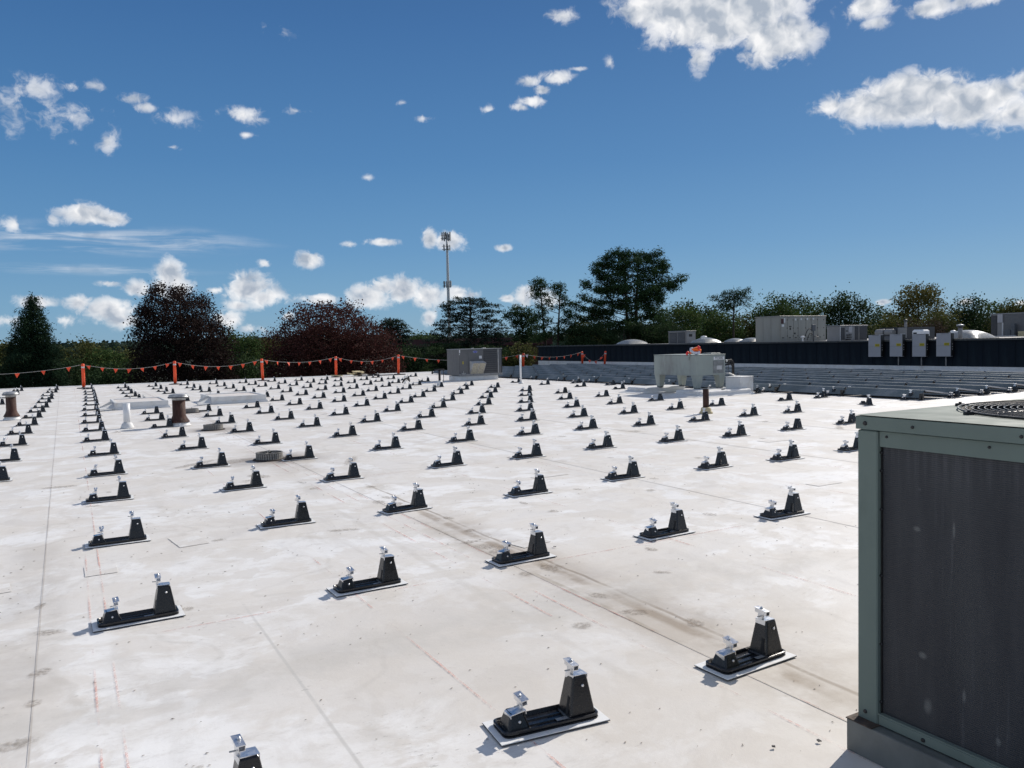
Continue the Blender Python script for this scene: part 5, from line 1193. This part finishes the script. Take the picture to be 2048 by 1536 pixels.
# the biggest pine
bp_ = [(1216, 513), (1226, 503), (1236, 499), (1248, 512), (1260, 502), (1272, 510), (1284, 505), (1298, 516), (1312, 502), (1322, 510), (1322, 528), (1330, 536), (1326, 550), (1334, 562), (1326, 580), (1320, 592), (1322, 606), (1306, 616), (1286, 606), (1262, 594), (1240, 596), (1222, 588), (1204, 572), (1206, 552), (1212, 540), (1200, 530), (1206, 520)]
limbs_px = []
def bough(pts, r0=8, r1=6):
    for (a, b__) in zip(pts[:-1], pts[1:]):
        n = max(2, int(math.hypot(b__[0]-a[0], b__[1]-a[1])/7))
        for i in range(n):
            s_ = i/n; limbs_px.append((a[0]+(b__[0]-a[0])*s_, a[1]+(b__[1]-a[1])*s_+r2.normal(0, 1.5), (r0+(r1-r0)*s_)*r2.uniform(.9, 1.3), 3.6*r2.uniform(.8, 1.25)))
for pts in (((1144, 606), (1156, 615), (1172, 622), (1200, 624), (1230, 628)), ((1163, 592), (1178, 600), (1205, 604), (1240, 608)), ((1168, 566), (1180, 575), (1198, 582), (1222, 588)), ((1188, 543), (1200, 552), (1220, 560)), ((1195, 527), (1210, 535)),
            ((1366, 554), (1354, 563), (1338, 570), (1322, 578)), ((1150, 634), (1170, 640), (1200, 636), (1226, 640)), ((1336, 566), (1346, 572), (1330, 584)), ((1318, 618), (1300, 622), (1280, 620)), ((1334, 640), (1300, 634), (1260, 640), (1220, 648), (1180, 652)), ((1220, 664), (1260, 656), (1320, 656), (1340, 664))): bough(pts, 11, 7.5)
EDGE = {508: (1224, 1318), 520: (1207, 1323), 532: (1198, 1330), 544: (1199, 1331), 557: (1206, 1335), 570: (1200, 1331), 583: (1202, 1323), 597: (1212, 1321), 611: (1232, 1314)}
for v_, (ul_, ur_) in EDGE.items():
    c0 = 1262+r2.normal(0, 4)
    for e_x in (ul_, ur_):
        e2 = e_x+r2.normal(0, 3); bough(((e2, v_-2), ((e2*2+c0)/3, v_+4+r2.normal(0, 1)), ((e2+c0*2)/3, v_+3), (c0, v_+8)), 7.5, 5.0)
for (sx0, sy0) in ((1234, 499), (1258, 501), (1284, 504), (1316, 500), (1246, 505), (1300, 510), (1272, 508)):
    for k in range(3): limbs_px.append((sx0+r2.normal(0, 1), sy0+k*5, 3.2+k*1.3, 3.2))
tree('pine_tree', 'biggest pine with tall dense crown and long side boughs behind the wall', 1262, 86, 2.7, 'pine', L['pine'], pads_px=limbs_px, polys=((bp_, .34), ([(1190, 566), (1330, 580), (1326, 640), (1180, 640)], .3)), pad=7.5, flat=.65, seed=17, cover=1.5, trunks=((-6, -4), (8, 6)), vtop=520, tr=.22, limbs=70)
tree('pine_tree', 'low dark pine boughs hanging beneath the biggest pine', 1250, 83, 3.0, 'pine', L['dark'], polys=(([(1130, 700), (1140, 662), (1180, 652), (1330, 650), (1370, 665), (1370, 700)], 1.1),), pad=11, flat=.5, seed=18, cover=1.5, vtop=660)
tree('shrub', 'yellowish green bush in front of the forked pine', 1040, 70, 3.0, 'broad', L['olive'], polys=(([(1010, 740), (1012, 702), (1030, 694), (1052, 690), (1062, 705), (1062, 740)], 1.0),), pad=10, flat=.7, seed=19, cover=1.5, vtop=700, cat='bush')
# flat-topped lone pine
lp = plates([(1462, 1496, 580), (1448, 1500, 587), (1430, 1498, 595), (1430, 1492, 602), (1436, 1490, 610), (1440, 1470, 616)], r2, 9, .38, 9)
tree('umbrella_pine', 'lone flat topped pine on thin bent trunk above the green trees', 1469, 92, 2.4, 'pine', L['pine'], pads_px=lp, seed=20, cover=.85, trunks=((2, -4),), vtop=588, tr=.17, limbs=30, depth=.8)

# broadleaf trees in a row behind the upper building
RIGHT = [ # crown outline points are built from: centre x, top y, half width, base y, distance, leaves, label
 (1180, 640, 40, 700, 100, 'olive', 'yellow green tree seen through the boughs under the biggest pine'),
 (1350, 612, 52, 700, 96, 'green', 'fresh green tree right behind the biggest pine'),
 (1395, 608, 45, 700, 118, 'dark', 'dark rounded tree right of the fresh green one'),
 (1440, 628, 50, 700, 100, 'green', 'green tree below the lone flat topped pine'),
 (1500, 626, 50, 700, 108, 'olive', 'yellowish green tree left behind the air handler'),
 (1552, 592, 40, 700, 104, 'green', 'tall green tree above the left half of the air handler'),
 (1590, 598, 38, 700, 112, 'dark', 'dark tree above the middle of the air handler'),
 (1632, 604, 36, 700, 106, 'green', 'pointed green tree above the right end of the air handler'),
 (1700, 590, 48, 700, 104, 'dark', 'tall dark green tree above the mid grey condenser'),
 (1758, 618, 34, 700, 112, 'green', 'green tree left of the autumn tinted tree'),
 (1795, 632, 48, 700, 92, 'olive', 'olive tree low behind the leftmost wall cabinets'),
 (1838, 571, 50, 700, 108, 'autumn', 'tall autumn tinted tree above the wall cabinets'),
 (1880, 625, 42, 700, 96, 'olive', 'olive tree right below the autumn tinted tree'),
 (1935, 604, 38, 700, 110, 'dark', 'dark tree above the pale skylight'),
 (1978, 606, 40, 700, 116, 'green', 'green tree above the unit at the right border'),
 (2022, 602, 38, 700, 108, 'olive', 'olive tree at the right border'),
 (2085, 598, 46, 700, 112, 'green', 'green tree just past the right border'),
 (1840, 642, 42, 700, 80, 'brown', 'bare brown shrubby tree behind the third wall cabinet')]
for k, (u, vt, hw, vb, dist, lf, lab) in enumerate(RIGHT):
    r3 = np.random.default_rng(40+k); pts = []
    for i in range(15):
        a = math.pi*i/14; bump_ = r3.uniform(.80, 1.10)
        pts.append((u-hw*math.cos(a)*bump_, vt+(vb-vt)*.62*(1-math.sin(a)**.8*bump_)))
    pts = [(u-hw*.95, vb)]+pts+[(u+hw*.95, vb)]
    tree('broadleaf_tree', lab, u, dist, 3.1, 'broad', L[lf], polys=((pts, 1.0),), pad=7, flat=.8, seed=60+k, cover=1.15, tr=.2, limbs=16, group='broadleaf trees behind the upper building', vtop=vt+22)
LEFT = [
 (8, 682, 40, 775, 95, 'olive', 'brownish green tree left of the spruce'),
 (165, 684, 42, 775, 110, 'olive', 'brownish tree right of the spruce'),
 (210, 702, 38, 775, 96, 'green', 'green tree midway between the spruce and the purple beech'),
 (250, 700, 30, 775, 130, 'olive', 'olive tree left beside the purple beech'),
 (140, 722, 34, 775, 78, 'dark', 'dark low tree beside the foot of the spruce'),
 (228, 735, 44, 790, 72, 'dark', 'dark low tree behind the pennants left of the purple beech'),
 (480, 668, 40, 775, 88, 'green', 'yellowish green tree between the purple beech and the red maple'),
 (520, 676, 34, 775, 98, 'olive', 'olive tree touching the red maple at its left'),
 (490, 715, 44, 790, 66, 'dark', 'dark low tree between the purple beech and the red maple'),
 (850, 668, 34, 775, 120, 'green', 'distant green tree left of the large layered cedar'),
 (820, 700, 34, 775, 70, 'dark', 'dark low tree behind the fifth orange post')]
for k, (u, vt, hw, vb, dist, lf, lab) in enumerate(LEFT):
    r3 = np.random.default_rng(90+k); pts = []
    for i in range(13):
        a = math.pi*i/12; bump_ = r3.uniform(.85, 1.08); pts.append((u-hw*math.cos(a)*bump_, vt+(vb-vt)*.5*(1-math.sin(a)**.8*bump_)))
    pts = [(u-hw*.98, vb)]+pts+[(u+hw*.98, vb)]
    tree('broadleaf_tree', lab, u, dist, 3.2, 'broad', L[lf], polys=((pts, 1.0),), pad=10, flat=.75, seed=120+k, cover=1.15, tr=.18, limbs=10, group='broadleaf trees beyond the roof edge', vtop=vt+20)

# far wooded hills
def hills(name, dist, top, seed, spread=1.4):
    r3 = np.random.default_rng(seed); n = 90; vs = []; fs = []
    for i in range(n+1):
        an = -spread+2*spread*i/n; d = right_h*math.sin(an)+fwd_h*math.cos(an)
        h = top*(.72+.16*math.sin(an*5.3+seed)+.09*math.sin(an*13.1+seed*2)+.04*math.sin(an*31+seed*3))
        for (f_, hh) in ((.86, GZ-.5), (.95, GZ+(h-GZ)*.7), (1.0, h), (1.12, h*.9), (1.5, GZ-1)): q_ = d*dist*f_; vs.append((q_.x, q_.y, hh))
    fs = [(i*5+j, (i+1)*5+j, (i+1)*5+j+1, i*5+j+1) for i in range(n) for j in range(4)]
    b = MB(); b.add(vs, fs, True); o = tag(b.build(name, paint('wooded_slope', (.020, .034, .026), .95, vary=.4, scale=.01)), kind='structure')
    m_ = 14000; an = r3.uniform(-spread*.75, spread*.75, m_); f_ = r3.uniform(.90, 1.01, m_)
    h = top*(.72+.16*np.sin(an*5.3+seed)+.09*np.sin(an*13.1+seed*2)+.04*np.sin(an*31+seed*3))
    z = np.where(f_ < .95, GZ+(h-GZ)*.7*(f_-.86)/.09, GZ+(h-GZ)*(.7+.3*(f_-.95)/.05)); z = np.minimum(z, h)
    rad = dist*f_; cen = np.array(right_h)[None]*(np.sin(an)*rad)[:, None]+np.array(fwd_h)[None]*(np.cos(an)*rad)[:, None]; cen[:, 2] = z+dist*.0012
    s_ = dist*.0042*r3.uniform(.6, 1.3, m_); kk = 5
    P = np.repeat(cen, kk, 0)+r3.normal(size=(m_*kk, 3))*np.repeat(s_, kk)[:, None]*.55; S = np.repeat(s_, kk)[:, None]*.5
    N_ = r3.normal(size=P.shape); N_[:, 2] += .6; N_ /= np.linalg.norm(N_, axis=1)[:, None]
    T = np.cross(N_, r3.normal(size=P.shape)); T /= np.linalg.norm(T, axis=1)[:, None]; B_ = np.cross(N_, T)
    V = np.stack([P-T*S, P-B_*S, P+T*S, P+B_*S], 1).reshape(-1, 3); n = len(P)
    me = bpy.data.meshes.new('woodland'); me.vertices.add(4*n); me.vertices.foreach_set('co', V.astype(np.float32).ravel())
    me.loops.add(4*n); me.loops.foreach_set('vertex_index', np.arange(4*n, dtype=np.int32)); me.polygons.add(n); me.polygons.foreach_set('loop_start', np.arange(0, 4*n, 4, dtype=np.int32)); me.update(calc_edges=True); me.validate(); me.materials.append(L['far'])
    o = bpy.data.objects.new('woodland', me); col.objects.link(o); tag(o, 'distant wooded hillside reading as one dark green mass', 'woodland', kind='stuff')
hills('hills', 520, 4.2, 4)
hills('hills', 1150, 13, 9)
